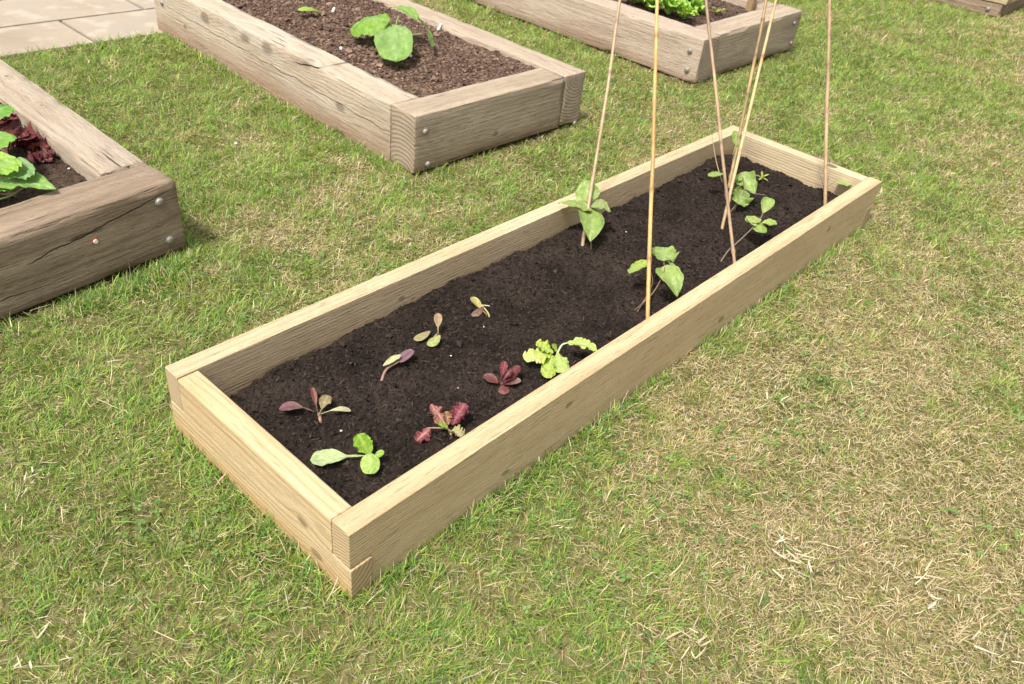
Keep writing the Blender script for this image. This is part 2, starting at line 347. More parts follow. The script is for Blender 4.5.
# bed in the middle behind
bedB = thing('sleeper_bed', 'weathered sleeper bed of brown crumbly compost with one broad-leaved squash plant', 'raised bed')
mB1 = wood('old_sleeper_front', (0.459, 0.377, 0.283), (0.297, 0.227, 0.161), (0.254, 0.190, 0.134), 31, ring=.016, pith=(.07, -.06), fuzz=2.3, knots=((.42, 0, .06, .012),), low=(.06, (.24, .16, .1)), rowdark=.4, dirty=.25)
slB1 = old_beam('sleeper', (1.294, 1.268), (2.106, 1.256), (2.109, 1.392), (1.300, 1.403), .016, .2315, mB1, bedB, 11, rough=.0014, r=.004)
mB2 = wood('old_sleeper_knotty', (0.548, 0.462, 0.360), (0.353, 0.271, 0.197), (0.338, 0.252, 0.177), 32, ring=.013, pith=(.07, .06), fuzz=2.5, grey=(.50, .45, .37), knots=((1.30, .135, .19, .026), (1.52, .10, .20, .02), (.80, .135, .20, .030), (.52, .12, .215, .024), (.30, .135, .12, .02), (.97, .12, .19, .03), (1.5, .135, .1, .012)), low=(.13, (.27, .165, .1)), crack=[(-.2, .12, 1.8, .15, .0018), (.42, .232, .62, .19, .004)], dirty=.25)
# left long sleeper runs from the far end to the front sleeper (local x from far to near so its outer face is local +y... )
slB2 = old_beam('sleeper', (1.435, 1.405), (1.500, 3.20), (1.365, 3.20), (1.299, 1.405), .002, ZT, mB2, bedB, 13, rough=.002, chips=1.2, r=.004)
mB3 = wood('old_sleeper_right', (0.488, 0.403, 0.309), (0.306, 0.233, 0.171), (0.356, 0.265, 0.191), 33, ring=.014, pith=(.05, .2), fuzz=2.4, knots=((.85, .12, .23, .014),), low=(.05, (.22, .14, .09)), dirty=.25)
slB3 = old_beam('sleeper', (2.238, 1.252), (2.325, 3.20), (2.190, 3.20), (2.109, 1.257), .018, .2335, mB3, bedB, 14, r=.004, rough=.0018, chips=1.2)
old_beam('sleeper', (1.504, 3.07), (2.182, 3.07), (2.187, 3.20), (1.508, 3.20), .002, ZT, mB3, bedB, 15)
for px, py in ((425, 131.5), (427.5, 164), (574, 123)):
    d = CAMR @ Vector(((px - 512) / FPX, -(py - 342) / FPX, -1)); t = (1.266 - .012 * (px > 500) - CAMC.y) / d.y; bolt(CAMC + d * t, (0, -1, 0), slB3 if px > 500 else slB1, .012)
def onx(px, py, x):
    d = CAMR @ Vector(((px - 512) / FPX, -(py - 342) / FPX, -1)); return CAMC + d * ((x - CAMC.x) / d.x)
bolt(onx(162.5, 3, 1.3635), (-1, 0, 0), slB2, .013)
# bed at the back full of salad
bedC = thing('sleeper_bed', 'weathered sleeper bed filled with leafy green salad, standing behind the tops of the canes', 'raised bed')
mC1 = wood('old_sleeper_plain', (0.459, 0.378, 0.288), (0.317, 0.242, 0.181), (0.304, 0.222, 0.170), 41, ring=.014, pith=(.07, .05), fuzz=2.2, low=(.05, (.22, .14, .1)), rowdark=.4, dirty=.25)
mC2 = wood('old_sleeper_pink', (0.489, 0.403, 0.318), (0.345, 0.262, 0.205), (0.321, 0.231, 0.179), 42, ring=.015, pith=(.07, .1), fuzz=2.2, low=(.07, (.25, .16, .11)), rowdark=.35, dirty=.25)
slC1 = old_beam('sleeper', (3.335, 1.246), (4.290, 1.258), (4.290, 1.412), (3.335, 1.400), .016, ZT + .002, mC1, bedC, 17, r=.004, rough=.0015)
slC2 = old_beam('sleeper', (3.330, 1.240), (3.372, 3.2), (3.222, 3.2), (3.170, 1.240), .012, ZT, mC2, bedC, 18, r=.004, rough=.0015)
old_beam('sleeper', (4.285, 1.416), (4.345, 3.2), (4.205, 3.2), (4.145, 1.416), .004, ZT, mC2, bedC, 19)
old_beam('sleeper', (3.375, 3.06), (4.20, 3.06), (4.20, 3.2), (3.375, 3.2), .004, ZT, mC1, bedC, 20)
for px, py in ((690, 51), (687, 70)):
    bolt(onx(px, py, 3.1710), (-1, 0, 0), slC2, .014)
for px, py in ((794, 23), (790.5, 43)):
    d = CAMR @ Vector(((px - 512) / FPX, -(py - 342) / FPX, -1)); t = (1.2545 - CAMC.y) / d.y; bolt(CAMC + d * t, (0, -1, 0), slC1, .012)
stake = thing('stake', 'short squared brown wooden stake standing inside the back corner of the salad bed', 'stake', (4.11, 1.50, .1))
bm = bmesh.new(); bmesh.ops.create_cube(bm, size=1, matrix=Matrix.Translation((0, 0, .25)) @ Matrix.Diagonal((.042, .042, .5, 1)))
bmesh.ops.bevel(bm, geom=bm.edges[:], offset=.003, segments=2, affect='EDGES')
top = [v for v in bm.verts if v.co.z > .4]
obj('post', bm, wood('stake_wood', (.45, .31, .18), (.30, .2, .11), (.3, .2, .1), 51, low=None), stake)
# bed at the far right corner, two layers
bedD = thing('two_layer_bed', 'two-layer timber bed at the top right corner, brown sleeper below yellow board', 'raised bed')
mD = wood('far_sleeper', (0.323, 0.245, 0.180), (0.217, 0.152, 0.110), (0.200, 0.140, 0.093), 61, ring=.015, pith=(.05, .1), fuzz=2.3, dirty=.25)
mD2 = wood('far_board_yellow', (0.485, 0.392, 0.249), (0.361, 0.275, 0.153), (0.402, 0.317, 0.188), 62, ring=.01, pith=(.05, .1))
def bedlayer(x0, x1, y0, y1, z0, z1, mat, k):
    t = .12
    nm = 'sleeper' if k < 80 else 'upper_board'
    first = old_beam(nm, (x0 + t, y0), (x0 + t, y1), (x0, y1), (x0, y0), z0, z1, mat, bedD, k)
    old_beam(nm, (x0 + t + .002, y0), (x1, y0), (x1, y0 + t), (x0 + t + .002, y0 + t), z0, z1 - .002, mat, bedD, k + 1)
    old_beam(nm, (x1, y0 + t + .002), (x1, y1), (x1 - t, y1), (x1 - t, y0 + t + .002), z0, z1 - .001, mat, bedD, k + 2)
    old_beam(nm, (x0 + t + .002, y1 - t), (x1 - t - .002, y1 - t), (x1 - t - .002, y1), (x0 + t + .002, y1), z0, z1 - .001, mat, bedD, k + 3); return first
slD = bedlayer(6.77, 8.6, .778, 3.0, .004, .098, mD, 71); bedlayer(6.765, 8.605, .755, 3.005, .1, .2, mD2, 81)
bolt(onx(988, 9, 6.7685), (-1, 0, 0), slD, .016)

# ---------------------------------------------------------------- soils
def soil_patch(name, x0, x1, y0, y1, z, amp, step, cd, cl, seed, label, crumb, ncr, edge=None, hump=0, mat=None, chunk=1.0, quad=None):
    xs = np.arange(x0, x1 + step * .5, step); ys = np.arange(y0, y1 + step * .5, step)
    X, Y = np.meshgrid(xs, ys, indexing='ij')
    def hf(X, Y):
        h = z + amp * fbm(X * 6, Y * 6, s=seed, o=3) * .9
        n = fbm(X * 45 * chunk, Y * 45 * chunk, s=seed + 5, o=4, g=.6); h = h + amp * .45 * n + amp * .35 * np.abs(vnoise(X * 90 * chunk, Y * 90 * chunk, s=seed + 8))
        if edge is not None: h = h + edge(X, Y)
        return h
    Z = hf(X, Y)
    def shear(X, Y):
        if quad is None: return X, Y
        return X + quad * (Y - y0), Y
    Xs, Ys = shear(X, Y)
    nx, ny = X.shape; I = np.arange(nx * ny).reshape(nx, ny)
    q = np.stack([I[:-1, :-1], I[1:, :-1], I[1:, 1:], I[:-1, 1:]], -1).reshape(-1, 4)
    t = np.clip(.45 + .35 * fbm(X * 12, Y * 12, s=seed + 20) + .35 * vnoise(X * 170 * chunk, Y * 170 * chunk, s=seed + 21), 0, 1)[..., None]
    C = np.array(cd) * (1 - t) + np.array(cl) * t
    V = [np.stack([Xs, Ys, Z], -1).reshape(-1, 3)]; Q = [q]; CC = [C.reshape(-1, 3)]; base = nx * ny
    # crumbs: lumpy little octahedra-like grains, fibres
    n = ncr; cx = rng.uniform(x0 + .004, x1 - .004, n); cy = rng.uniform(y0 + .004, y1 - .004, n)
    rr = crumb[0] + (crumb[1] - crumb[0]) * rng.random(n) ** 5; rr[:ncr // 350] = rng.uniform(crumb[1] * 1.2, crumb[1] * 2.1, ncr // 350); cz = hf(cx, cy) + rr * .25
    cxs, cys = shear(cx, cy)
    sph = np.array([(1, 0, 0), (0, 1, 0), (-1, 0, 0), (0, -1, 0), (0, 0, 1), (0, 0, -1), (.6, .6, .6), (-.6, .6, .6), (-.6, -.6, .6), (.6, -.6, .6)], float)
    tri = np.array([(0, 6, 9), (0, 1, 6), (1, 7, 6), (1, 2, 7), (2, 8, 7), (2, 3, 8), (3, 9, 8), (3, 0, 9), (4, 9, 6), (4, 6, 7), (4, 7, 8), (4, 8, 9), (5, 1, 0), (5, 2, 1), (5, 3, 2), (5, 0, 3)])
    jit = sph[None] * (1 + .35 * rng.standard_normal((n, 10, 1))) * rr[:, None, None]
    an = rng.uniform(0, 6.28, n); ca, sa = np.cos(an)[:, None], np.sin(an)[:, None]
    jx = jit[..., 0] * ca - jit[..., 1] * sa; jy = jit[..., 0] * sa + jit[..., 1] * ca
    P = np.stack([cxs[:, None] + jx, cys[:, None] + jy, cz[:, None] + jit[..., 2] * .8], -1)
    tt = rng.random((n, 1, 1)) ** 1.6; cc = np.array(cd) * (1 - tt) + np.array(cl) * tt * (1 + .6 * rng.random((n, 1, 1)))
    V.append(P.reshape(-1, 3)); TR = (tri[None] + (base + np.arange(n)[:, None, None] * 10)).reshape(-1, 3); CC.append(np.broadcast_to(cc, (n, 10, 3)).reshape(-1, 3)); base += n * 10
    # fibres
    m = n // 26; fx = rng.uniform(x0 + .01, x1 - .01, m); fy = rng.uniform(y0 + .01, y1 - .01, m); fl = rng.uniform(.004, .018, m); fw = rng.uniform(.0004, .0011, m); fa = rng.uniform(0, 6.28, m)
    fz = hf(fx, fy) + .002 + .003 * rng.random(m); fx, fy = shear(fx, fy); dx, dy = np.cos(fa), np.sin(fa); tz = rng.normal(0, .25, m)
    P = np.stack([np.stack([fx - dx * fl / 2 - dy * fw, fy - dy * fl / 2 + dx * fw, fz - tz * fl / 2], -1), np.stack([fx - dx * fl / 2 + dy * fw, fy - dy * fl / 2 - dx * fw, fz - tz * fl / 2], -1),
                  np.stack([fx + dx * fl / 2 + dy * fw, fy + dy * fl / 2 - dx * fw, fz + tz * fl / 2], -1), np.stack([fx + dx * fl / 2 - dy * fw, fy + dy * fl / 2 + dx * fw, fz + tz * fl / 2], -1)], 1)
    Q.append(base + np.arange(m * 4).reshape(m, 4)); V.append(P.reshape(-1, 3))
    fc = np.array(cl) * (.8 + 1.3 * rng.random((m, 1, 1))); CC.append(np.broadcast_to(fc, (m, 4, 3)).reshape(-1, 3))
    o = obj(name, np_mesh(name, np.concatenate(V), np.concatenate(Q), TR, np.concatenate(CC), smooth=False), mat)
    tag(o, label, 'soil', kind='stuff'); return hf
soilm = vcol('compost', .95, .12, 300, .8)
def edge_main(X, Y):
    e = -.030 * np.exp(-((X - .09) ** 2 + (Y - .53) ** 2) / .012) - .006 * np.exp(-((Y - .30) / .12) ** 2)
    dy = np.minimum(Y - .049, .567 - Y); e = e - .008 * np.exp(-dy / .02) - .014 * np.exp(-(L - .049 - X) / .05) + .012 * np.exp(-((X - .25) ** 2 + (Y - .5) ** 2) / .01)
    return e + .018 * np.exp(-((X - 2.18) ** 2 + (Y - .53) ** 2) / .02)
SZ = .1
hmain = soil_patch('soil', .0485, L - .0485, .0485, .5675, SZ, .0105, .0035, (.013, .0098, .008), (.046, .034, .0275), 50,
    'dark crumbly fresh compost filling the long low new timber bed', (.0008, .0042), 52000, edge_main, mat=soilm)
def soilz(x, y): return float(hmain(np.array([x]), np.array([y]))[0])
soil_patch('soil', 1.43, 2.108, 1.398, 3.08, .212, .009, .006, (.075, .048, .036), (.20, .135, .10), 70,
    'pinkish brown lumpy compost filling the bed with the lone squash plant', (.0015, .0085), 34000, mat=soilm, chunk=.5, quad=.044)
soil_patch('soil', -.665, .275, 1.42, 2.99, .165, .006, .006, (.03, .02, .015), (.10, .068, .05), 90,
    'dark brown bark-flecked soil in the bed at the left edge', (.002, .006), 9000, mat=soilm, chunk=.7, quad=.01)
soil_patch('soil', 3.33, 4.15, 1.405, 3.07, .19, .006, .012, (.055, .035, .028), (.15, .10, .075), 110,
    'brown soil under the salad leaves of the back bed', (.004, .010), 6000, mat=soilm, chunk=.5, quad=.03)
soil_patch('soil', 6.88, 8.49, .87, 2.89, .16, .006, .03, (.03, .02, .015), (.10, .068, .05), 120,
    'dark soil inside the two-layer bed in the far right corner', (.004, .010), 1500, mat=soilm, chunk=.5)
soil_patch('soil', -1.0, 3.2, 3.96, 4.6, .01, .01, .02, (.03, .02, .015), (.09, .06, .045), 130,
    'dark border soil beyond the far edge of the paving', (.004, .010), 2500, mat=soilm, chunk=.5)
# bare earth showing beside the sleeper ends
# ---------------------------------------------------------------- canes
s = NT('bamboo', .5, .4); a = s.n('VertexColor', layer_name='Col').outputs[0]; tc = s.n('TexCoord').outputs['Object']
nn = s.noise(s.vmath('MULTIPLY', tc, (60, 60, 6)), 1, 4, .6); s.base(s.mix(1.0, a, s.ramp(nn, [(.3, (.72, .7, .68)), (.7, (1.15, 1.13, 1.1))]), 'MULTIPLY')); s.normal(s.bump(nn, .3, .001)); bamboo = s.m
def tube(P, R, colr, n=10, cap=True):
    P = np.asarray(P, float); m = len(P); tan = np.gradient(P, axis=0); tan /= np.linalg.norm(tan, axis=1, keepdims=True)
    up = np.array([0.3, .2, 1.0]) if abs(tan[0, 2]) < .8 else np.array([1., 0, 0]); s1 = np.cross(tan, up); s1 /= np.linalg.norm(s1, axis=1, keepdims=True); s2 = np.cross(tan, s1)
    a = np.arange(n) * 2 * math.pi / n; ring = (s1[:, None] * np.cos(a)[None, :, None] + s2[:, None] * np.sin(a)[None, :, None]) * np.asarray(R)[:, None, None]
    V = (P[:, None] + ring).reshape(-1, 3); I = np.arange(m * n).reshape(m, n); J = np.roll(I, -1, axis=1)
    q = np.stack([I[:-1], J[:-1], J[1:], I[1:]], -1).reshape(-1, 4); C = np.repeat(np.broadcast_to(np.asarray(colr, float), (m, 3)), n, axis=0)
    t = []
    if cap:
        V = np.concatenate([V, P[:1], P[-1:]]); C = np.concatenate([C, C[:1], C[-1:]])
        for i in range(n): t += [(m * n, (i + 1) % n, i), (m * n + 1, (m - 1) * n + i, (m - 1) * n + (i + 1) % n)]
    return V, q, np.array(t) if t else None, C
def cane(base, through, zthrough, r, col, label, seed, bend=.0, nodes=.17, ext=None):
    """from the soil point up through a second point, on to 1.6 m"""
    b0 = at(*base, SZ); b0.z = soilz(b0.x, b0.y); d = at(*through, zthrough) - b0; k = (1.62 - b0.z) / d.z
    t = np.linspace(-.05, 1, 150); D = np.array(d * k); P = np.array(b0)[None] + t[:, None] * D; Ln = np.linalg.norm(D)
    rr = random.Random(seed); ph = rr.uniform(0, 1)
    px = fbm(t * 5, t * 0 + seed, s=seed, o=3); py = fbm(t * 5, t * 0 + seed + 9, s=seed + 3, o=3); env = np.clip((t + .05) * 3, 0, 1)
    P[:, 0] += px * .0055 * env + bend * np.sin(t * 3); P[:, 1] += py * .0035 * env
    R = np.full(len(t), r) * (1 - .25 * t); s_ = t * Ln; c = np.tile(np.array(col), (len(t), 1)) * (1 + .22 * fbm(t * 14, t * 0, s=seed + 5))[:, None]
    q = ph * nodes
    while q < Ln:
        g = np.exp(-((s_ - q) / .006) ** 2); R = R * (1 + .5 * g); c = c * (1 - .55 * np.exp(-((s_ - q - .004) / .005) ** 2))[:, None]; q += nodes * rr.uniform(.75, 1.2)
    org = np.array(b0); V, qd, tr, C = tube(P - org, R, c)
    o = obj('bamboo_cane', np_mesh('bamboo_cane', V, qd, tr, C), bamboo, None, b0)
    tag(o, label, 'cane', 'bamboo canes standing in the long bed'); return o
cane((582.5, 247), (621, 0), .70, .0052, (0.370, 0.273, 0.172), 'leftmost bamboo cane, greyish tan, rising behind the upright heart-shaped bean leaves', 1)
cane((647.5, 321), (656.5, 0), .76, .0058, (0.488, 0.308, 0.112), 'golden orange bamboo cane, nearly vertical, standing against the near side board', 2)
cane((734, 265), (705, 0), .75, .0050, (0.370, 0.259, 0.165), 'crooked pinkish brown cane leaning left, foot nearest the camera of the crossing three', 3)
cane((729, 186), (766, 0), .66, .0060, (0.333, 0.224, 0.112), 'brown cane leaning right, its foot furthest back of the crossing three', 4)
cane((723, 225), (775, 0), .66, .0054, (0.474, 0.343, 0.178), 'pale straw-coloured cane leaning right, crossing in front of the browner leaning one', 5)
cane((826, 206), (829.5, 0), .72, .0062, (0.414, 0.294, 0.178), 'rightmost bamboo cane, upright in the far right corner of the long bed', 6)

# ---------------------------------------------------------------- leaves
LEAF = foliage('leaf_green', .5, .22, (1.1, 1.2, .5), .4, bumpy=1)
LEAFR = foliage('leaf_red', .45, .12, (1.2, .8, .6), .35, bumpy=1)
def prof(shape, u):
    if shape == 'spoon':  # lettuce: stalk then blunt oval blade
        st = .09 + .12 * u; k = np.clip((u - .25) / .75, 0, 1); m = .62
        b = np.where(k < m, np.sin(np.pi / 2 * k / m) ** 1.3, np.sqrt(np.clip(1 - ((k - m) / (1 - m)) ** 2, 0, 1)))
        return np.maximum(st * (1 - k ** 4), b)
    if shape == 'oval':
        m = .56; return np.where(u < m, np.sin(np.pi / 2 * (.06 + .94 * u / m)) ** .85, np.sqrt(np.clip(1 - ((u - m) / (1 - m)) ** 2, 0, 1)))
    if shape == 'heart': return np.where(u < .22, np.sqrt(np.clip(u / .22, 0, 1)) * 1.0, np.cos((u - .22) / .78 * math.pi / 2) ** .85)
    if shape == 'round': return np.sqrt(np.clip(1 - (2 * u - 1) ** 2, 0, 1)) ** .85
    if shape == 'strap': return .35 + .65 * np.sin(np.pi * u * .9 + .2)
LEAFGAIN = .80
def leaf(base, tip, width, shape='oval', normal=(0, 0, 1), sag=.0, cup=.15, ruffle=0, rfreq=9, col=(.1, .2, .04), col2=None, vein=None, frill=0, mat=None, parent=None, seed=0, nu=26, nv=14, label=None, blotch=.3, wave=0, lobes=0, name='leaf'):
    width *= 1.25; base = np.array(base, float); tip = np.array(tip, float); N = np.array(normal, float); ax = tip - base; Ln = np.linalg.norm(ax)
    u = np.linspace(0, 1, nu); v = np.linspace(-1, 1, nv); hw = prof(shape, u) * width / 2
    if lobes: hw = hw * (1 - .28 * np.abs(np.sin(u * np.pi * lobes)) * (u > .2))
    N = N - ax * (N @ ax) / Ln ** 2; N /= np.linalg.norm(N)
    cen = base[None] + u[:, None] * ax + (4 * u * (1 - u) * sag * Ln)[:, None] * N
    tan = np.gradient(cen, axis=0); tan /= np.linalg.norm(tan, axis=1, keepdims=True)
    side = np.cross(tan, N); side /= np.linalg.norm(side, axis=1, keepdims=True); nn = np.cross(side, tan)
    U, Vv = np.meshgrid(u, v, indexing='ij'); hwg = hw[:, None]
    fr = 1 + frill * (.45 * fbm(U * rfreq * 2.2, np.sign(Vv) * 5 + 0 * U, s=seed, o=2) + .35 * vnoise(U * 5, np.sign(Vv) * 9 + 0 * U, s=seed + 2)) * np.abs(Vv)
    off = hwg * Vv * fr
    hgt = cup * hwg * Vv ** 2 + ruffle * hwg * np.abs(Vv) ** 2 * fbm(U * rfreq, Vv * 2.2, s=seed + 4, o=2) + wave * width * np.sin(U * 7 + seed) * .2
    back = 0 * U
    if shape == 'heart': back = -np.abs(Vv) * .16 * Ln * np.exp(-(U / .25) ** 2) * 1.0
    # vein relief
    rel = .03 * width * fbm(U * 6, Vv * 3, s=seed + 41, o=2) - .02 * width * np.exp(-(Vv / .08) ** 2) - .014 * width * np.cos((U * 7.5 - np.abs(Vv) * 2.0) * 2 * math.pi) * (np.abs(Vv) > .08) * (1 - np.abs(Vv))
    P = cen[:, None] + side[:, None] * off[..., None] + nn[:, None] * (hgt + rel)[..., None] + ax[None, None] / Ln * back[..., None]
    c1 = np.array(col); c2 = np.array(col2 if col2 is not None else col); t = np.clip(U * 1.2 - .15 + .25 * fbm(U * 5, Vv * 3, s=seed + 7), 0, 1)[..., None]
    C = c1 * (1 - t) + c2 * t; C = C * (1 + blotch * .5 * fbm(U * 9, Vv * 6, s=seed + 11)[..., None])
    vc = np.array(vein if vein is not None else c1 * 1.35); vm = (.85 * np.exp(-(Vv / (.09 + .1 * (1 - U))) ** 2))[..., None]
    vs_ = (.55 * np.clip(np.cos((U * 7.5 - np.abs(Vv) * 2.0) * 2 * math.pi) - .6, 0, 1) / .4 * (1 - np.abs(Vv)))[..., None]
    C = C * (1 - vm) + vc * vm; C = C * (1 - vs_) + vc * vs_; C = np.clip(C * LEAFGAIN * (1 + .22 * fbm(U * 26, Vv * 14, s=seed + 31, o=2)[..., None]), .002, .9)
    I = np.arange(nu * nv).reshape(nu, nv); q = np.stack([I[:-1, :-1], I[1:, :-1], I[1:, 1:], I[:-1, 1:]], -1).reshape(-1, 4)
    org = np.array(parent.location) if parent else np.zeros(3)
    o = obj(name, np_mesh(name, P.reshape(-1, 3) - org, q, None, C.reshape(-1, 3)), mat or LEAF, parent)
    if label: o['label'] = label
    return o
def stem(pts, r0, r1, col, parent, name='stem', mat=None):
    P = [np.array(p, float) for p in pts]; Q = []
    m = len(P); ext = [2 * P[0] - P[1]] + P + [2 * P[-1] - P[-2]]
    for i in range(m - 1):
        a, b, c, d = ext[i:i + 4]
        for t in np.linspace(0, 1, 7)[:-1]: Q.append(.5 * ((2 * b) + (-a + c) * t + (2 * a - 5 * b + 4 * c - d) * t * t + (-a + 3 * b - 3 * c + d) * t ** 3))
    Q.append(P[-1]); Q = np.array(Q) - np.array(parent.location)
    V, q, t, C = tube(Q, np.linspace(r0, r1, len(Q)), col, 7); return obj(name, np_mesh(name, V, q, t, C), mat or LEAF, parent)
def ground_at(px, py, z=SZ):
    p = at(px, py, z)
    for _ in range(3): p = at(px, py, soilz(p.x, p.y))
    return p
G1, G2, G3 = (.17, .29, .06), (.23, .36, .09), (.42, .52, .12)
GRP = 'young lettuce plants in the long bed'
def lettuce(label, rootpx, leaves, stalk=None, name='lettuce_plant', grp=GRP):
    b = ground_at(*rootpx); t = thing(name, label, 'lettuce', b, grp)
    for i, lf in enumerate(leaves):
        (bx, by, bz), (tx, ty, tz), w_, kw = lf
        leaf(at(bx, by, b.z + bz), at(tx, ty, b.z + tz), w_, parent=t, seed=i * 5 + int(rootpx[0]), **kw)
    if stalk: stem([b - Vector((0, 0, .006)), *[at(x, y, b.z + z) for x, y, z in stalk[0]]], stalk[1], stalk[2], stalk[3], t)
    return t
PUR = dict(mat=LEAFR, vein=(.12, .04, .05))
lettuce('limp purple-green lettuce seedling with four spread leaves, nearest the left end board', (320, 424), [
    ((314, 412, .012), (279, 409, .018), .024, dict(shape='spoon', col=(.20, .14, .08), col2=(.20, .09, .12), sag=.15, cup=.2, **PUR)),
    ((318, 414, .014), (312, 387, .040), .011, dict(shape='spoon', col=(.22, .12, .06), col2=(.17, .045, .04), cup=.4, **PUR)),
    ((319, 415, .014), (328, 395, .030), .022, dict(shape='spoon', col=(.28, .26, .12), col2=(.22, .18, .08), cup=.3, ruffle=.3, vein=(.35, .28, .15), mat=LEAFR)),
    ((321, 414, .012), (351, 411, .012), .013, dict(shape='spoon', col=(.50, .52, .30), col2=(.52, .50, .30), sag=.12, cup=.3, vein=(.6, .6, .4), mat=LEAF))],
    ([(320, 418, .004), (319, 413, .014)], .0045, .004, (.38, .24, .17)))
lettuce('small green lettuce with one long pale leaf lying flat in the near corner', (366, 462), [
    ((364, 456, .010), (310, 460, .012), .036, dict(shape='spoon', col=(.50, .60, .27), col2=(.47, .60, .28), sag=.04, cup=.08, ruffle=.12, vein=(.62, .68, .40), frill=.1)),
    ((370, 455, .012), (357, 434, .035), .032, dict(shape='oval', col=(.24, .42, .03), col2=(.22, .40, .03), cup=.2, ruffle=.25, frill=.15, vein=(.36, .5, .1))),
    ((370, 453, .030), (370, 474, .016), .031, dict(shape='round', col=(.38, .55, .12), col2=(.36, .53, .11), cup=-.2, vein=(.45, .6, .2), frill=.08)),
    ((374, 458, .015), (384, 451, .026), .014, dict(shape='oval', col=(.28, .45, .06), vein=(.4, .5, .15)))],
    ([(368, 458, .006), (368, 455, .014)], .004, .003, (.5, .55, .3)))
lettuce('wilted lettuce seedling with a pale cream-green leaf and a purple leaf on upright brown stalks', (381, 381), [
    ((383, 366, .025), (401, 355, .035), .014, dict(shape='oval', col=(.55, .55, .28), col2=(.58, .56, .30), cup=.3, ruffle=.2, vein=(.5, .5, .3), nu=18)),
    ((398, 362, .025), (413, 350, .035), .022, dict(shape='round', col=(.25, .15, .19), col2=(.22, .12, .16), cup=.15, **PUR))],
    ([(386, 370, .012), (398, 362, .026)], .004, .0022, (.32, .2, .16)))
lettuce('bronze-green lettuce seedling with three spoon-shaped leaves, middle of the back row', (432, 345), [
    ((438, 334, .02), (438, 313, .042), .017, dict(shape='spoon', col=(.36, .32, .14), col2=(.33, .22, .14), cup=.2, vein=(.42, .25, .15), mat=LEAFR)),
    ((430, 331, .015), (414, 340, .010), .020, dict(shape='oval', col=(.34, .30, .15), col2=(.33, .33, .14), cup=-.2, vein=(.4, .25, .15), mat=LEAFR)),
    ((440, 335, .02), (428, 346, .008), .022, dict(shape='oval', col=(.36, .42, .13), col2=(.40, .44, .16), cup=-.15, vein=(.45, .45, .2), frill=.1))],
    ([(434, 338, .010), (437, 334, .02)], .003, .002, (.35, .3, .16)))
lettuce('limp yellow-bronze lettuce seedling bent over, furthest back of the row against the long board', (490, 318), [
    ((487, 315, .008), (471, 297, .030), .019, dict(shape='spoon', col=(.45, .42, .12), col2=(.36, .33, .12), cup=.3, vein=(.4, .3, .12), mat=LEAFR)),
    ((484, 306, .02), (472, 316, .008), .018, dict(shape='oval', col=(.14, .06, .04), col2=(.28, .19, .15), cup=-.3, **PUR)),
    ((482, 305, .02), (490, 306, .018), .004, dict(shape='strap', col=(.6, .6, .4)))],
    ([(488, 313, .01), (480, 303, .022)], .003, .0018, (.45, .4, .15)))
DR = dict(mat=LEAFR, vein=(.16, .03, .04))
lettuce('dark maroon lettuce rosette in the middle of the near row', (502, 391), [
    ((498, 383, .012), (483, 375, .018), .024, dict(shape='oval', col=(.15, .05, .045), col2=(.17, .07, .07), cup=.25, **DR)),
    ((500, 383, .014), (505, 361, .045), .015, dict(shape='spoon', col=(.13, .025, .03), col2=(.22, .05, .06), cup=.5, ruffle=.4, **DR)),
    ((503, 383, .014), (520, 366, .035), .022, dict(shape='oval', col=(.10, .02, .025), col2=(.13, .03, .03), cup=.3, ruffle=.5, **DR)),
    ((504, 384, .012), (521, 380, .016), .018, dict(shape='oval', col=(.16, .06, .05), col2=(.30, .22, .17), cup=.25, **DR)),
    ((502, 385, .012), (506, 394, .006), .022, dict(shape='oval', col=(.16, .05, .045), col2=(.20, .08, .075), cup=-.2, **DR)),
    ((501, 383, .014), (513, 369, .042), .014, dict(shape='spoon', col=(.12, .025, .03), cup=.5, ruffle=.5, **DR))],
    ([(502, 386, .006), (502, 383, .014)], .003, .003, (.2, .08, .06)))
FG = dict(ruffle=.4, frill=.14, rfreq=12, nu=48, nv=20, vein=(.55, .66, .25))
lettuce('bright yellow-green frilly lettuce, the largest of the seedlings, against the near side board', (555, 373), [
    ((551, 353, .020), (524, 359, .028), .042, dict(shape='oval', col=(.54, .62, .11), col2=(.66, .72, .26), cup=.15, **FG)),
    ((553, 353, .022), (536, 342, .038), .034, dict(shape='oval', col=(.36, .52, .06), col2=(.54, .64, .10), cup=.15, **FG)),
    ((552, 355, .018), (546, 378, .010), .030, dict(shape='oval', col=(.38, .54, .06), col2=(.48, .60, .12), cup=-.2, **FG)),
    ((558, 353, .022), (563, 373, .016), .034, dict(shape='oval', col=(.42, .55, .12), col2=(.46, .58, .18), cup=-.1, **FG)),
    ((566, 343, .040), (597, 351, .050), .030, dict(shape='oval', col=(.46, .56, .16), col2=(.50, .60, .16), sag=.12, cup=.2, **FG)),
    ((556, 352, .022), (552, 344, .040), .014, dict(shape='oval', col=(.26, .42, .04), cup=.4, **FG))],
    ([(556, 360, .012), (558, 352, .022), (562, 345, .036), (567, 343, .042)], .0035, .0018, (.6, .66, .4)))
FR = dict(ruffle=.8, frill=.34, rfreq=12, mat=LEAFR, nu=46, nv=20)
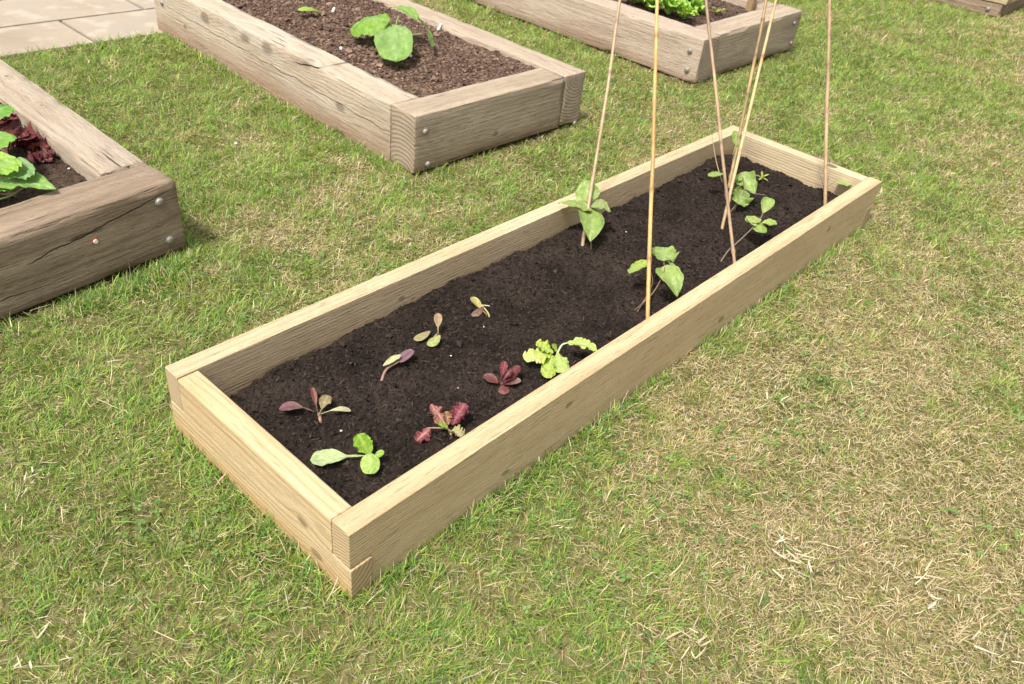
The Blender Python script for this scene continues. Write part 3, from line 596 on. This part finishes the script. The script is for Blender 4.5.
lettuce('red and green oak-leaf lettuce with pink frilly tips beside the near side board', (452, 437), [
    ((447, 427, .015), (431, 404, .038), .024, dict(shape='oval', col=(.30, .15, .09), col2=(.32, .10, .11), cup=.2, vein=(.5, .3, .25), **FR)),
    ((452, 425, .018), (465, 403, .042), .030, dict(shape='oval', col=(.13, .02, .025), col2=(.19, .045, .06), cup=.2, vein=(.35, .1, .12), **FR)),
    ((452, 430, .012), (462, 436, .018), .026, dict(shape='round', col=(.36, .36, .12), col2=(.42, .38, .20), cup=.2, vein=(.5, .4, .3), **FR)),
    ((448, 428, .014), (438, 424, .022), .016, dict(shape='oval', col=(.26, .42, .03), cup=.3, ruffle=.4, vein=(.35, .5, .1))),
    ((430, 428, .020), (416, 441, .006), .028, dict(shape='oval', col=(.26, .07, .07), col2=(.18, .035, .05), cup=-.2, vein=(.45, .25, .2), **FR)),
    ((448, 425, .016), (446, 411, .040), .016, dict(shape='oval', col=(.32, .16, .08), cup=.4, vein=(.4, .3, .2), **FR))],
    ([(449, 430, .008), (440, 428, .018), (428, 428, .021)], .0028, .0015, (.42, .26, .2)))

# beans by the canes
BG = 'climbing bean plants at the foot of the canes'
def bean(label, rootpx, leaves, stems, cat='bean plant'):
    b = ground_at(*rootpx); t = thing('bean_plant', label, cat, b, BG)
    for i, ((bx, by, bz), (tx, ty, tz), w_, kw) in enumerate(leaves):
        k = dict(shape='heart', col=(.25, .38, .09), col2=(.29, .42, .11), vein=(.38, .48, .18), cup=.12, nu=24, nv=14, ruffle=.12); k.update(kw); w_ *= 1.12
        leaf(at(bx, by, b.z + bz), at(tx, ty, b.z + tz), w_, parent=t, seed=i * 7 + int(rootpx[0]), **k)
    for pts, r0, r1, c in stems: stem([at(x, y, b.z + z) for x, y, z in pts], r0, r1, c, t)
    return t
SB = (.24, .15, .10)
bean('bean plant with four broad heart-shaped leaves climbing the leftmost cane', (591, 251), [
    ((590, 212, .085), (590, 242, .050), .062, dict(sag=.1, col=(0.260, 0.385, 0.093), normal=(-.6, -.7, .6))),
    ((587, 209, .095), (558, 203, .105), .040, dict(sag=.08, cup=.05, col=(0.307, 0.396, 0.119))),
    ((591, 207, .095), (610, 211, .085), .048, dict(sag=.15, cup=.25, col=(0.307, 0.385, 0.153), col2=(0.354, 0.449, 0.153), shape='oval')),
    ((589, 199, .105), (584, 179, .150), .055, dict(normal=(-.7, -.6, .3), col=(0.295, 0.407, 0.102), shape='heart'))],
    [([(591, 252, -.005), (591, 235, .04), (589, 214, .085), (588, 200, .105), (590, 185, .13)], .0024, .0016, SB)])
bean('bean plant with two drooping and one folded leaf beside the golden orange cane', (637, 313), [
    ((663, 271, .080), (677, 297, .045), .052, dict(sag=.2, cup=.3, normal=(-.3, -.5, .9), col=(0.307, 0.417, 0.102))),
    ((664, 261, .090), (662, 247, .105), .060, dict(shape='round', cup=.1, ruffle=.5, col=(0.283, 0.385, 0.119))),
    ((669, 262, .090), (675, 265, .08), .045, dict(shape='round', cup=-.3, ruffle=.3, col=(0.283, 0.385, 0.119))),
    ((648, 262, .075), (629, 273, .060), .026, dict(shape='strap', cup=.5, col=(0.425, 0.535, 0.085), frill=.3))],
    [([(634, 311, -.004), (643, 303, .03), (655, 290, .06), (664, 272, .082), (664, 262, .09)], .0022, .0014, SB),
     ([(636, 314, -.004), (652, 285, .05), (649, 266, .07)], .002, .0012, SB)])
bean('bean plant with crumpled leaves twined where the three canes cross', (731, 213), [
    ((742, 176, .090), (755, 194, .06), .050, dict(cup=.3, ruffle=.4, normal=(-.5, -.6, .5), col=(0.260, 0.364, 0.093))),
    ((744, 190, .065), (738, 204, .035), .052, dict(cup=.2, ruffle=.5, shape='round', normal=(-.5, -.6, .5), col=(0.224, 0.332, 0.085))),
    ((742, 180, .085), (736, 178, .085), .03, dict(shape='round', ruffle=.4)),
    ((723, 174, .09), (708, 176, .08), .030, dict(shape='oval', cup=.2, col=(0.283, 0.385, 0.085)))],
    [([(729, 214, -.004), (737, 203, .03), (744, 191, .065), (743, 177, .09)], .002, .0014, SB),
     ([(733, 212, -.004), (745, 192, .06), (757, 194, .06), (766, 195, .06)], .0016, .001, (.3, .22, .2)),
     ([(722, 182, .06), (716, 160, .12), (712, 135, .19)], .0022, .001, (.45, .36, .2)), ([(712, 135, .19), (716, 132, .19), (722, 139, .18)], .001, .0008, (.42, .3, .2))])
bean('bean plant with pale folded leaves leaning over the soil right of the crossing canes', (719, 265), [
    ((763, 213, .085), (770, 198, .115), .030, dict(cup=.6, normal=(-.9, -.3, .3), col=(0.354, 0.428, 0.136), shape='oval')),
    ((759, 218, .08), (747, 222, .075), .034, dict(shape='round', cup=.1, col=(0.354, 0.428, 0.111))),
    ((762, 223, .075), (777, 224, .080), .030, dict(shape='oval', cup=.3, col=(0.389, 0.471, 0.102))),
    ((757, 222, .075), (763, 233, .06), .036, dict(shape='round', cup=-.1, col=(0.330, 0.428, 0.093))),
    ((754, 225, .075), (746, 217, .085), .018, dict(shape='heart', cup=.3, col=(0.401, 0.471, 0.153)))],
    [([(718, 266, -.004), (728, 251, .02), (740, 240, .045), (757, 223, .075), (763, 213, .085), (766, 200, .10)], .0022, .0012, (.28, .21, .17))])
bean('small bean shoot with one green leaf high on the back brown cane', (728, 188), [
    ((736, 146, .13), (737, 131, .165), .030, dict(shape='oval', cup=.3, normal=(-.7, -.6, .2), col=(0.236, 0.385, 0.076)))],
    [([(728, 188, -.004), (731, 170, .05), (735, 150, .12), (737, 142, .14)], .002, .001, (.3, .3, .12))])
bean('withered bean plant with two pale thin leaves and dry twigs on the rightmost cane', (824, 203), [
    ((838, 163, .10), (826, 152, .14), .030, dict(shape='oval', cup=.2, col=(0.496, 0.535, 0.289), col2=(0.543, 0.578, 0.323))),
    ((836, 182, .055), (851, 184, .055), .042, dict(shape='oval', cup=.1, col=(0.354, 0.449, 0.153), col2=(0.401, 0.492, 0.187)))],
    [([(824, 203, -.004), (823, 185, .04), (818, 171, .07)], .0016, .0008, SB), ([(824, 195, .02), (829, 180, .05), (830, 150, .13)], .0014, .0008, (.4, .33, .2)),
     ([(823, 188, .035), (836, 182, .055)], .001, .0008, SB), ([(823, 178, .06), (830, 172, .07)], .001, .0006, SB)])
b = ground_at(762, 180); t = thing('weed_seedling', 'tiny yellow-green weed seedling on the dark soil towards the back right of the long bed', 'seedling', b)
for k, (dx, dy) in enumerate(((-7, -2), (7, -3), (-3, 3), (6, 4), (0, -6))): leaf(at(762, 177, b.z + .008), at(762 + dx, 177 + dy, b.z + .012), .007, 'oval', parent=t, col=(.35, .40, .08), seed=k, nu=8, nv=5)
stem([b, at(762, 177, b.z + .01)], .001, .0008, (.3, .3, .1), t)
# small pale stones on the compost
s = NT('pale_grit', .8, .3); s.base((.62, .57, .52)); grit = s.m
s = NT('white_plastic', .4, .4); s.base((.85, .84, .80)); white = s.m
s = NT('rust_red_paint', .6, .3); s.base((.55, .09, .07)); redp = s.m
def pebble(px, py, r, label, z=None, mat=grit, seed=0):
    p = ground_at(px, py) if z is None else at(px, py, z); bm = bmesh.new(); bmesh.ops.create_icosphere(bm, subdivisions=2, radius=r); rd = random.Random(px * 7 + py)
    for v in bm.verts: v.co *= 1 + rd.uniform(-.18, .18); v.co.z *= .65
    for f in bm.faces: f.smooth = True
    o = obj('pebble', bm, mat, None, p + Vector((0, 0, r * .3))); tag(o, label, 'pebble', 'pale pebbles lying on the soil of the beds')
pebble(341, 431, .0035, 'greyish round pebble between the two leftmost lettuce seedlings')
pebble(755, 247, .0035, 'small white pebble near the far side board below the leaning bean')
pebble(451, 356, .0022, 'tiny pale pebble right of the bronze-green seedling')
pebble(484, 327, .0025, 'tiny pale pebble in front of the bent yellow-bronze seedling')
pebble(626, 232, .0022, 'narrow pale chip on the soil right of the four-leaved bean')
pebble(458, 388, .002, 'tiny white pebble in front of the dark maroon rosette')
pebble(67, 155, .006, 'white pebble in the inner corner of the bed at the left edge', z=.176)
pebble(69, 169, .004, 'smaller pale pebble in the inner corner of the bed at the left edge', z=.172)
pebble(236, 144, .007, 'white pebble lying in the grass between the two old beds', z=.02)
def stub(px, py, dx, dy, label):
    a = at(px, py, .222); c_ = at(px + dx, py + dy, .222 + .012); t = obj('label_stub', *(lambda V, q, tr, C: (np_mesh('label_stub', V - np.array(a), q, tr, C),))(*tube([a, a.lerp(c_, .5), c_], [.006, .006, .0055], (.8, .8, .8), 8)), white, None, a); tag(t, label, 'peg', 'white pegs in the middle old bed')
stub(438, 30, 3, -6, 'short white peg right of the squash plant in the middle old bed'); stub(332.5, 12, 2, -4, 'short white peg beside the half-buried leaf in the middle old bed')
stub(341, 50, 0, -3, 'smallest white peg, left of the squash plant in the middle old bed'); stub(407, 53, 4, 3, 'white peg lying under the squash leaves in the middle old bed')
# red ringed screw cap on the left bed
t = thing('screw_cap', 'small white cap in a red ring on the front sleeper of the left bed', 'cap', onA(95, 241))
def disc(r, h, mat, nm):
    bm = bmesh.new(); bmesh.ops.create_cone(bm, cap_ends=True, segments=20, radius1=r, radius2=r * .85, depth=h, matrix=Matrix.Translation((0, 0, h / 2))); o = obj(nm, bm, mat, t)
    o.matrix_local = nA.to_track_quat('Z', 'Y').to_matrix().to_4x4(); return o
disc(.0105, .004, redp, 'ring'); disc(.0065, .0075, white, 'cap_centre')

# squash plants
SQ = dict(shape='round', vein=(.30, .46, .16), cup=.1, ruffle=.15, nu=26, nv=18)
def squash(label, b, leaves, stems):
    t = thing('squash_plant', label, 'squash plant', b, 'squash plants in the old beds')
    for i, (p, q, w_, kw) in enumerate(leaves):
        k = dict(SQ); k.update(kw); leaf(at(*p), at(*q), w_, parent=t, seed=i * 3 + 40, **k)
    for pts, r0, r1, c in stems: stem([at(*p) for p in pts], r0, r1, c, t)
squash('broad-leaved squash plant standing alone in the middle old bed', at(403, 55, .215), [
    ((392, 25, .30), (396, 61, .262), .125, dict(col=(.27, .42, .13), col2=(.23, .40, .09), normal=(-.6, -.6, .6), sag=.03, cup=.05)),
    ((390, 22, .315), (351, 30, .255), .15, dict(col=(.24, .42, .05), col2=(.17, .34, .03), normal=(-.25, .0, 1), sag=.16, cup=-.3)),
    ((390, 8, .33), (418, 20, .335), .055, dict(shape='oval', col=(.24, .42, .08), sag=.1, cup=.1)),
    ((414, 16, .335), (432, 47, .26), .055, dict(shape='oval', col=(.20, .36, .08), normal=(.6, -.4, .6), sag=.1, cup=.1))],
    [([(403, 56, .21), (395, 40, .25), (384, 22, .31)], .004, .003, (.30, .42, .16)), ([(403, 56, .21), (394, 34, .28), (393, 27, .30)], .004, .003, (.32, .44, .18)),
     ([(403, 54, .22), (396, 28, .29), (400, 12, .33)], .003, .0025, (.3, .42, .16)), ([(402, 52, .23), (410, 36, .27), (422, 34, .28)], .003, .002, (.32, .45, .18))])
lettuce_b = thing('seedling', 'single round lime-green leaf half buried at the back of the middle old bed', 'seedling', at(322, 13, .215))
leaf(at(321, 13, .222), at(298, 10, .245), .05, 'oval', parent=lettuce_b, col=(.30, .45, .06), col2=(.33, .50, .08), sag=.15, cup=-.2, vein=(.4, .52, .15))
stem([at(328, 14, .215), at(320, 12, .224)], .002, .002, (.35, .45, .1), lettuce_b)
squash('squash plant with large light green leaves cut off by the left edge of the photo', at(-6, 195, .168), [
    ((2, 182, .235), (56, 189, .245), .085, dict(shape='heart', col=(.22, .40, .09), col2=(.25, .44, .11), sag=.06, vein=(.35, .5, .18))),
    ((4, 177, .255), (33, 165, .27), .10, dict(col=(.22, .38, .14), vein=(.3, .44, .18))),
    ((-14, 170, .27), (16, 158, .28), .12, dict(col=(.28, .48, .06), col2=(.32, .52, .08))),
    ((-20, 150, .27), (6, 132, .285), .10, dict(col=(.20, .40, .06))),
    ((-14, 120, .26), (5, 105, .27), .085, dict(col=(.16, .36, .05))),
    ((-30, 190, .25), (6, 186, .22), .10, dict(col=(.2, .4, .06)))],
    [([(-6, 196, .16), (0, 188, .20), (3, 181, .24)], .004, .003, (.32, .5, .12)), ([(-6, 196, .16), (12, 182, .2), (20, 176, .25)], .003, .002, (.3, .48, .12)),
     ([(-6, 196, .16), (-10, 175, .27)], .004, .003, (.32, .5, .12)), ([(-8, 192, .17), (-14, 150, .27)], .004, .003, (.32, .5, .12)), ([(-10, 180, .17), (-10, 118, .26)], .004, .003, (.32, .5, .12)),
     ([(-4, 200, .17), (10, 196, .19), (26, 186, .235)], .003, .002, (.36, .55, .14))])
def frilly(label, cpx, z, n, size, cols, grp, seed, name='lettuce_plant', mat=None, cat='lettuce', up=(.2, .9), wd=.7, fr=.5):
    b = at(*cpx, z); t = thing(name, label, cat, b, grp); rd = random.Random(seed)
    for i in range(n):
        a = i * 2.4 + rd.uniform(-.4, .4); el = rd.uniform(*up); ln = size * rd.uniform(.7, 1.1)
        e = b + Vector((math.cos(a) * math.cos(el), math.sin(a) * math.cos(el), math.sin(el))) * ln
        c1 = cols[rd.randrange(len(cols))]; c2 = cols[rd.randrange(len(cols))]
        leaf(b + Vector((0, 0, .004)), e, ln * wd, 'spoon' if rd.random() < .6 else 'oval', parent=t, col=c1, col2=c2, sag=.15, cup=.2, ruffle=.8, frill=fr, rfreq=10, seed=seed * 10 + i, mat=mat, nu=22, nv=12, vein=tuple(v * 1.3 for v in c1))
RC = [(.10, .02, .025), (.17, .035, .04), (.20, .06, .05), (.13, .03, .035)]
RG = 'red frilly lettuces in the left bed'
frilly('red frilly lettuce furthest back by the inner face of the left bed', (6, 124), .17, 10, .07, RC, RG, 3, mat=LEAFR)
frilly('largest red frilly lettuce, beside the sleeper in the left bed', (24, 150), .17, 15, .08, RC, RG, 4, mat=LEAFR)
frilly('tiny red lettuce seedling close to the inner corner of the left bed', (45, 161), .17, 9, .042, RC, RG, 5, mat=LEAFR)
SC = [(.50, .72, .10), (.36, .62, .08), (.60, .82, .20), (.42, .68, .22), (.26, .50, .07)]
SG = 'salad plants in the back bed'
k = 0
sal = [((634, 4), .11), ((650, 11), .11), ((661, 3), .13), ((668, 15), .115), ((684, 20), .085), ((681, 8), .11), ((693, 12), .08)]
nm = ['pale green salad plant just right of the leftmost cane, behind the golden cane', 'mid green salad plant nearest the golden cane in the back bed', 'tall yellow-green salad plant at the top edge of the back bed',
      'bushy bright green salad plant in the near row of the back bed', 'small blue-green salad plant closest to the bare soil of the back bed', 'light green salad plant at the top edge beside the bare soil', 'rightmost little salad plant in the leafy part of the back bed']
for (p, sz), lb in zip(sal, nm): frilly(lb, p, .195, 17, sz * 1.15, SC, SG, 20 + k, name='salad_plant', cat='salad plant', up=(.25, 1.25), wd=.5, fr=.4); k += 1
frilly('tiny yellow-green sprout on the bare soil of the back bed', (716, 13), .195, 6, .055, [(.34, .46, .08)], None, 31, name='sprout', cat='sprout', wd=.35, fr=.2)
frilly('blue-green seedling near the stake in the back bed', (738, 3), .195, 9, .08, [(.14, .30, .12), (.2, .36, .14)], None, 32, name='sprout', cat='sprout', wd=.4)

# ---------------------------------------------------------------- lawn
def inpoly(x, y, poly):
    c = np.zeros(len(x), bool); n = len(poly)
    for i in range(n):
        (x1, y1), (x2, y2) = poly[i], poly[(i + 1) % n]
        if y1 == y2: continue
        c ^= ((y1 > y) != (y2 > y)) & (x < (x2 - x1) * (y - y1) / (y2 - y1) + x1)
    return c
beds = [[(0, 0), (L, 0), (L, W), (0, W)], [(-.80, 1.175), (.414, 1.289), (.425, 3.12), (-.80, 3.12)], [(1.294, 1.268), (2.238, 1.252), (2.325, 3.2), (1.365, 3.2)],
        [(3.158, 1.256), (4.29, 1.27), (4.345, 3.2), (3.222, 3.2)], [(6.77, .778), (8.6, .778), (8.6, 3), (6.77, 3)], [(-1.1, 3.17), (3.2, 3.13), (3.2, 4.6), (-1.1, 4.6)]]
def seg_dist(x, y, poly):
    d = np.full(len(x), 9.)
    for i in range(len(poly)):
        a = np.array(poly[i]); b_ = np.array(poly[(i + 1) % len(poly)]); ab = b_ - a
        t = np.clip(((x - a[0]) * ab[0] + (y - a[1]) * ab[1]) / (ab @ ab), 0, 1); d = np.minimum(d, np.hypot(x - a[0] - t * ab[0], y - a[1] - t * ab[1]))
    return d
RI = np.array(CAMR.transposed())
def in_view(x, y, m=90):
    q = (np.stack([x, y, np.zeros_like(x)], -1) - np.array(CAMC)) @ np.array(CAMR)
    z = -q[:, 2]; ok = z > .2; px = 512 + FPX * q[:, 0] / np.where(ok, z, 1); py = 342 - FPX * q[:, 1] / np.where(ok, z, 1)
    return ok & (px > -m * 2) & (px < 1024 + m * 2) & (py > -m) & (py < 684 + m * 2.2), z
def bare(x, y):   # 1 where the soil shows
    b_ = np.exp(-(((x - .50) / .06) ** 2 + ((y - 1.37) / .09) ** 2)) * 1.0 + np.exp(-(((x + .0) / .3) ** 2 + ((y - 1.20) / .03) ** 2)) * .7
    b_ += .9 * np.exp(-(((x - 3.12) / .06) ** 2 + ((y - 1.33) / .25) ** 2)) + .9 * np.exp(-(((x - 3.8) / .6) ** 4 + ((y - 1.225) / .03) ** 2)) + 1.0 * np.exp(-(((x - .22) / .06) ** 2 + ((y - 1.22) / .04) ** 2)) + .95 * np.exp(-(((x - 1.85) / .5) ** 4 + ((y - 1.235) / .03) ** 2))
    return b_
DRY = ((720, 425, .16, .25), (600, 515, .09, .22), (880, 440, .22, .2), (770, 545, .12, .22), (720, 270, .18, .2), (870, 215, .2, .2), (900, 590, .1, .15), (700, 125, .3, .12), (300, 235, .16, .3), (905, 330, .25, .15),
       (740, 85, .35, -.28), (960, 90, .5, -.15), (560, 395, .08, -.3), (250, 510, .07, -.2), (60, 560, .1, -.15), (550, 560, .12, -.22), (830, 190, .2, -.15), (980, 300, .3, -.2), (130, 290, .12, -.2), (820, 385, .08, -.25), (690, 480, .06, -.25), (930, 495, .1, -.15))
def dryness(x, y):
    lo = fbm(x * 1.3, y * 1.3, s=200, o=3); md = fbm(x * 6, y * 6, s=210, o=3); hi = fbm(x * 22, y * 22, s=220, o=2)
    base = .43 - .27 * np.clip((y - .1) / 1.1, -1.0, 1.4) - .14 * np.clip((.7 - x) / .6, 0, 1.5) * (y < 1)
    base = base - .15 * (x < .2) * np.clip(y - .3, 0, 1) + .10 * np.exp(-((x - 1.5) / .6) ** 2 - ((y + .45) / .25) ** 2)
    for px, py, r_, am in DRY:
        c_ = at(px, py); base = base + am * np.exp(-((x - c_.x) ** 2 + (y - c_.y) ** 2) / r_ ** 2)
    v = base - .22 * np.clip((y - 1.2) / .5, 0, 1) * (x < 1.35) + .30 * lo + .30 * md + .22 * hi
    return np.clip(.5 + (v - .5) * 1.7, 0, 1)
def scatter(dens_near, dens_far, region=(-1.3, 9.6, -1.9, 4.2)):
    x0, x1, y0, y1 = region; n = int((x1 - x0) * (y1 - y0) * dens_near); x = rng.uniform(x0, x1, n); y = rng.uniform(y0, y1, n)
    iv, z = in_view(x, y); f = np.clip((z - 1.4) / 3.5, 0, 1); d = dens_near * (1 - f) + dens_far * f; d = np.where(iv, d, 0)
    keep = rng.random(n) < d / dens_near; x, y, z = x[keep], y[keep], z[keep]
    k2 = np.ones(len(x), bool)
    for p in beds: k2 &= ~inpoly(x, y, p)
    return x[k2], y[k2], z[k2]
def blades(x, y, z0, az, lean, ln, wd, curl, col, coltip, twist):
    """ribbons of 3 segments ending in a point"""
    n = len(x); t = np.array([0, .35, .7, 1.0]); V = np.zeros((n, 7, 3), np.float32)
    hx, hy = np.cos(az), np.sin(az); wx, wy = -np.sin(az + twist), np.cos(az + twist)
    cx = np.zeros(n); cz = np.zeros(n); pts = [(cx.copy(), cz.copy())]
    for i in range(3):
        a = lean + curl * (i + .5) / 3; st = ln * (t[i + 1] - t[i]); cx = cx + np.sin(a) * st; cz = cz + np.cos(a) * st; pts.append((cx.copy(), cz.copy()))
    ws = [.8, 1.0, .75]
    for i in range(3):
        px = x + hx * pts[i][0]; py = y + hy * pts[i][0]; pz = np.maximum(z0 + pts[i][1], z0 - .002); w_ = wd * ws[i] / 2
        V[:, 2 * i] = np.stack([px - wx * w_, py - wy * w_, pz], -1); V[:, 2 * i + 1] = np.stack([px + wx * w_, py + wy * w_, pz + w_ * .5], -1)
    V[:, 6] = np.stack([x + hx * pts[3][0], y + hy * pts[3][0], np.maximum(z0 + pts[3][1], z0 + .0005)], -1)
    I = np.arange(n)[:, None] * 7; q = np.concatenate([I + np.array([0, 1, 3, 2]), I + np.array([2, 3, 5, 4])]); tr = I + np.array([4, 5, 6])
    C = np.zeros((n, 7, 3), np.float32)
    for j, tt in enumerate((0, 0, .35, .35, .7, .7, 1)): C[:, j] = col * (1 - tt) + coltip * tt
    return V.reshape(-1, 3), q, tr, C.reshape(-1, 3)
def pal(n, cols):
    i = rng.integers(0, len(cols), n); c = np.array(cols)[i]; return c * rng.uniform(.65, 1.35, (n, 1))
GREENS = [(.175, .345, .04), (.25, .42, .06), (.12, .27, .045), (.34, .45, .09), (.08, .19, .045), (.155, .32, .085)]
STRAW = [(.68, .56, .38), (.58, .47, .29), (.76, .66, .48), (.46, .34, .22), (.46, .41, .20)]
parts = []
# flat thatch of dead clippings
x, y, z = scatter(38000, 12000); n = len(x); dr = dryness(x, y); keep = rng.random(n) < (.30 + .75 * dr); x, y, z, dr = x[keep], y[keep], z[keep], dr[keep]; n = len(x)
far = np.clip((z - 1.4) / 3.5, 0, 1)
col = pal(n, STRAW); g_ = rng.random(n) < (.50 - .35 * dr); col[g_] = pal(g_.sum(), [(.30, .33, .10), (.22, .28, .06), (.36, .36, .14)])
parts.append(blades(x, y, gz(x, y) + .002 + .012 * rng.random(n), rng.uniform(0, 6.28, n), rng.uniform(1.25, 1.75, n), rng.uniform(.008, .028, n) * (1 + .2 * far), rng.uniform(.0005, .0013, n) * (1 + .9 * far), rng.normal(0, 1.0, n), col, col * 1.05, rng.normal(0, .5, n)))
# living blades
x, y, z = scatter(60000, 19000); n = len(x); dr = dryness(x, y); bz = bare(x, y); edge_d = np.min([seg_dist(x, y, p) for p in beds], axis=0)
clump = np.clip(.5 + .6 * fbm(x * 28, y * 28, s=240, o=2), 0, 1)
keep = rng.random(n) < np.clip((1.05 - .72 * dr) * (.35 + .75 * clump) * (1 - bz), .0, 1); x, y, z, dr, edge_d, clump = x[keep], y[keep], z[keep], dr[keep], edge_d[keep], clump[keep]; n = len(x)
far = np.clip((z - 1.4) / 3.5, 0, 1); caz = fbm(x * 10, y * 10, s=250, o=2) * 5 
az = caz + rng.normal(0, 1.1, n)
ln = rng.uniform(.011, .036, n) * (.7 + .65 * clump) * (1 + .2 * (rng.random(n) < .06)); tall = np.exp(-edge_d / .03) * (rng.random(n) < .5); ln = ln * (1 + .35 * tall)
dg = np.clip(fbm(x * 5, y * 5, s=260, o=2) * .5 + .5, 0, 1)[:, None]
col = pal(n, GREENS) * (1.12 - .25 * dg); yel = rng.random(n) < (.10 + .35 * dr); col[yel] = pal(yel.sum(), [(.27, .27, .07), (.33, .30, .11), (.24, .24, .06)])
dead = rng.random(n) < (.05 + .45 * dr); col[dead] = pal(dead.sum(), STRAW)
tipc = col * 1.15; bt = rng.random(n) < .3; tipc[bt] = pal(bt.sum(), [(.42, .36, .18), (.34, .32, .12)])
parts.append(blades(x, y, gz(x, y) - .002, az, rng.uniform(.15, 1.25, n), ln * (1 + .25 * far), rng.uniform(.0007, .0019, n) * (1 + .8 * far), rng.uniform(.1, 1.4, n), col * np.array([1.1, .97, .95]), tipc, rng.normal(0, .5, n)))
# long stray straws and coarse blades
x, y, z = scatter(380, 60); n = len(x); col = pal(n, [(.58, .49, .31), (.50, .42, .24), (.60, .53, .38)]); gsel = rng.random(n) < .35; col[gsel] = pal(gsel.sum(), [(.22, .32, .06), (.28, .36, .10)])
parts.append(blades(x, y, gz(x, y) + .012 + .012 * rng.random(n), rng.uniform(0, 6.28, n), rng.uniform(1.2, 1.65, n), rng.uniform(.025, .07, n), rng.uniform(.0008, .0018, n), rng.normal(0, 1.1, n), col, col, rng.normal(0, .4, n)))
# bleached dead clumps lying in the lawn
for cpx, cpy, cnt, sp in ((785, 555, 42, .028), (690, 645, 12, .02), (915, 592, 22, .035), (40, 470, 6, .015), (700, 290, 12, .03), (985, 655, 10, .03), (790, 395, 16, .04), (655, 95, 14, .05), (850, 185, 12, .05), (30, 660, 9, .03)):
    c_ = at(cpx, cpy, .01); x = c_.x + rng.normal(0, sp, cnt); y = c_.y + rng.normal(0, sp, cnt); k2 = np.ones(cnt, bool)
    for p in beds: k2 &= ~inpoly(x, y, p)
    x, y = x[k2], y[k2]; n = len(x); col = pal(n, [(.68, .60, .46), (.60, .50, .34)])
    parts.append(blades(x, y, gz(x, y) + .016 + .012 * rng.random(n), rng.uniform(0, 6.28, n), rng.uniform(1.2, 1.7, n), rng.uniform(.015, .05, n), rng.uniform(.0016, .0040, n), rng.normal(0, 1.2, n), col, col, rng.normal(0, .5, n)))
# tufts against the timbers
tx, ty = [], []
for (ax_, ay_, bx_, by_, cnt, sp) in ((.05, 1.185, .40, 1.235, 1500, .018), (.0, -.02, 2.3, -.02, 2600, .012), (-.02, .0, -.02, .62, 900, .012), (.05, .63, 2.35, .63, 2300, .012), (1.262, 1.3, 1.33, 3.1, 1500, .015),
                                     (.27, 1.2, .36, 1.22, 700, .02), (.30, 1.17, .34, 1.2, 300, .03), (3.3, 1.15, 4.3, 1.16, 300, .015), (.45, 1.45, .46, 3.1, 1500, .015), (.45, 3.16, 1.3, 3.14, 900, .012), (2.26, 1.3, 2.33, 3, 800, .02), (2.42, 0, 2.42, .6, 400, .015), (-.7, 1.15, .05, 1.185, 600, .015)):
    t_ = rng.random(cnt); g0 = vnoise(t_ * 25, t_ * 0, s=int(cnt)) > -.1; t_ = t_[g0]; tx.append(ax_ + (bx_ - ax_) * t_ + rng.normal(0, sp, len(t_))); ty.append(ay_ + (by_ - ay_) * t_ + rng.normal(0, sp, len(t_)))
x = np.concatenate(tx); y = np.concatenate(ty); k2 = np.ones(len(x), bool)
for p in beds: k2 &= ~inpoly(x, y, p)
x, y = x[k2], y[k2]; n = len(x); col = pal(n, GREENS + [(.2, .28, .05)]); ds = rng.random(n) < .2; col[ds] = pal(ds.sum(), STRAW)
parts.append(blades(x, y, gz(x, y) - .002, rng.uniform(0, 6.28, n), rng.uniform(.1, 1.0, n), rng.uniform(.02, .055, n), rng.uniform(.0014, .0028, n), rng.uniform(.1, 1.0, n), col, col * 1.1, rng.normal(0, .5, n)))
Vs, Qs, Ts, Cs = [], [], [], []; base = 0
for V, q, tr, C in parts: Vs.append(V); Qs.append(q + base); Ts.append(tr + base); Cs.append(C); base += len(V)
GM = foliage('grass_blade', .6, .35, (1.05, 1.1, .6), .25)
o = obj('grass', np_mesh('grass', np.concatenate(Vs), np.concatenate(Qs), np.concatenate(Ts), np.concatenate(Cs)), GM)
tag(o, 'short mown lawn grass, green to the left and strawy to the right', 'grass', kind='stuff')
# clover and small broad weeds scattered in the lawn
def leaflets():
    V, T_, C = [], [], []; b_ = 0; x, y, z = scatter(420, 40); w_ = fbm(x * 3, y * 3, s=300, o=2); kx = w_ > .12; x, y = x[kx], y[kx]; n = len(x)
    for i in range(n):
        a0 = rng.uniform(0, 6.28); r = rng.uniform(.0028, .0052); zz = float(gz(x[i], y[i])) + rng.uniform(.012, .026); cc = np.array([(.10, .19, .045), (.13, .23, .05), (.15, .26, .07)][rng.integers(0, 3)]) * rng.uniform(.8, 1.2); tl = rng.normal(0, .25, 2)
        for k_ in range(3):
            a = a0 + k_ * 2.094; c = np.array([math.cos(a), math.sin(a)]); sd_ = np.array([-c[1], c[0]])
            for (u_, v_) in ((.1, 0), (.9, -.75), (1.7, -.7), (2.0, -.2), (1.85, 0), (2.0, .2), (1.7, .7), (.9, .75)):
                p = c * u_ * r + sd_ * v_ * r; V.append((x[i] + p[0], y[i] + p[1], zz + tl[0] * p[0] + tl[1] * p[1] + .1 * abs(v_) * r)); C.append(cc)
            for j in range(1, 7): T_.append((b_, b_ + j, b_ + j + 1))
            b_ += 8
    return np_mesh('clover', V, None, np.array(T_), np.array(C))
o = obj('clover', leaflets(), foliage('clover_leaf', .5, .25)); tag(o, 'small clover leaves mixed through the lawn', 'clover', kind='stuff')
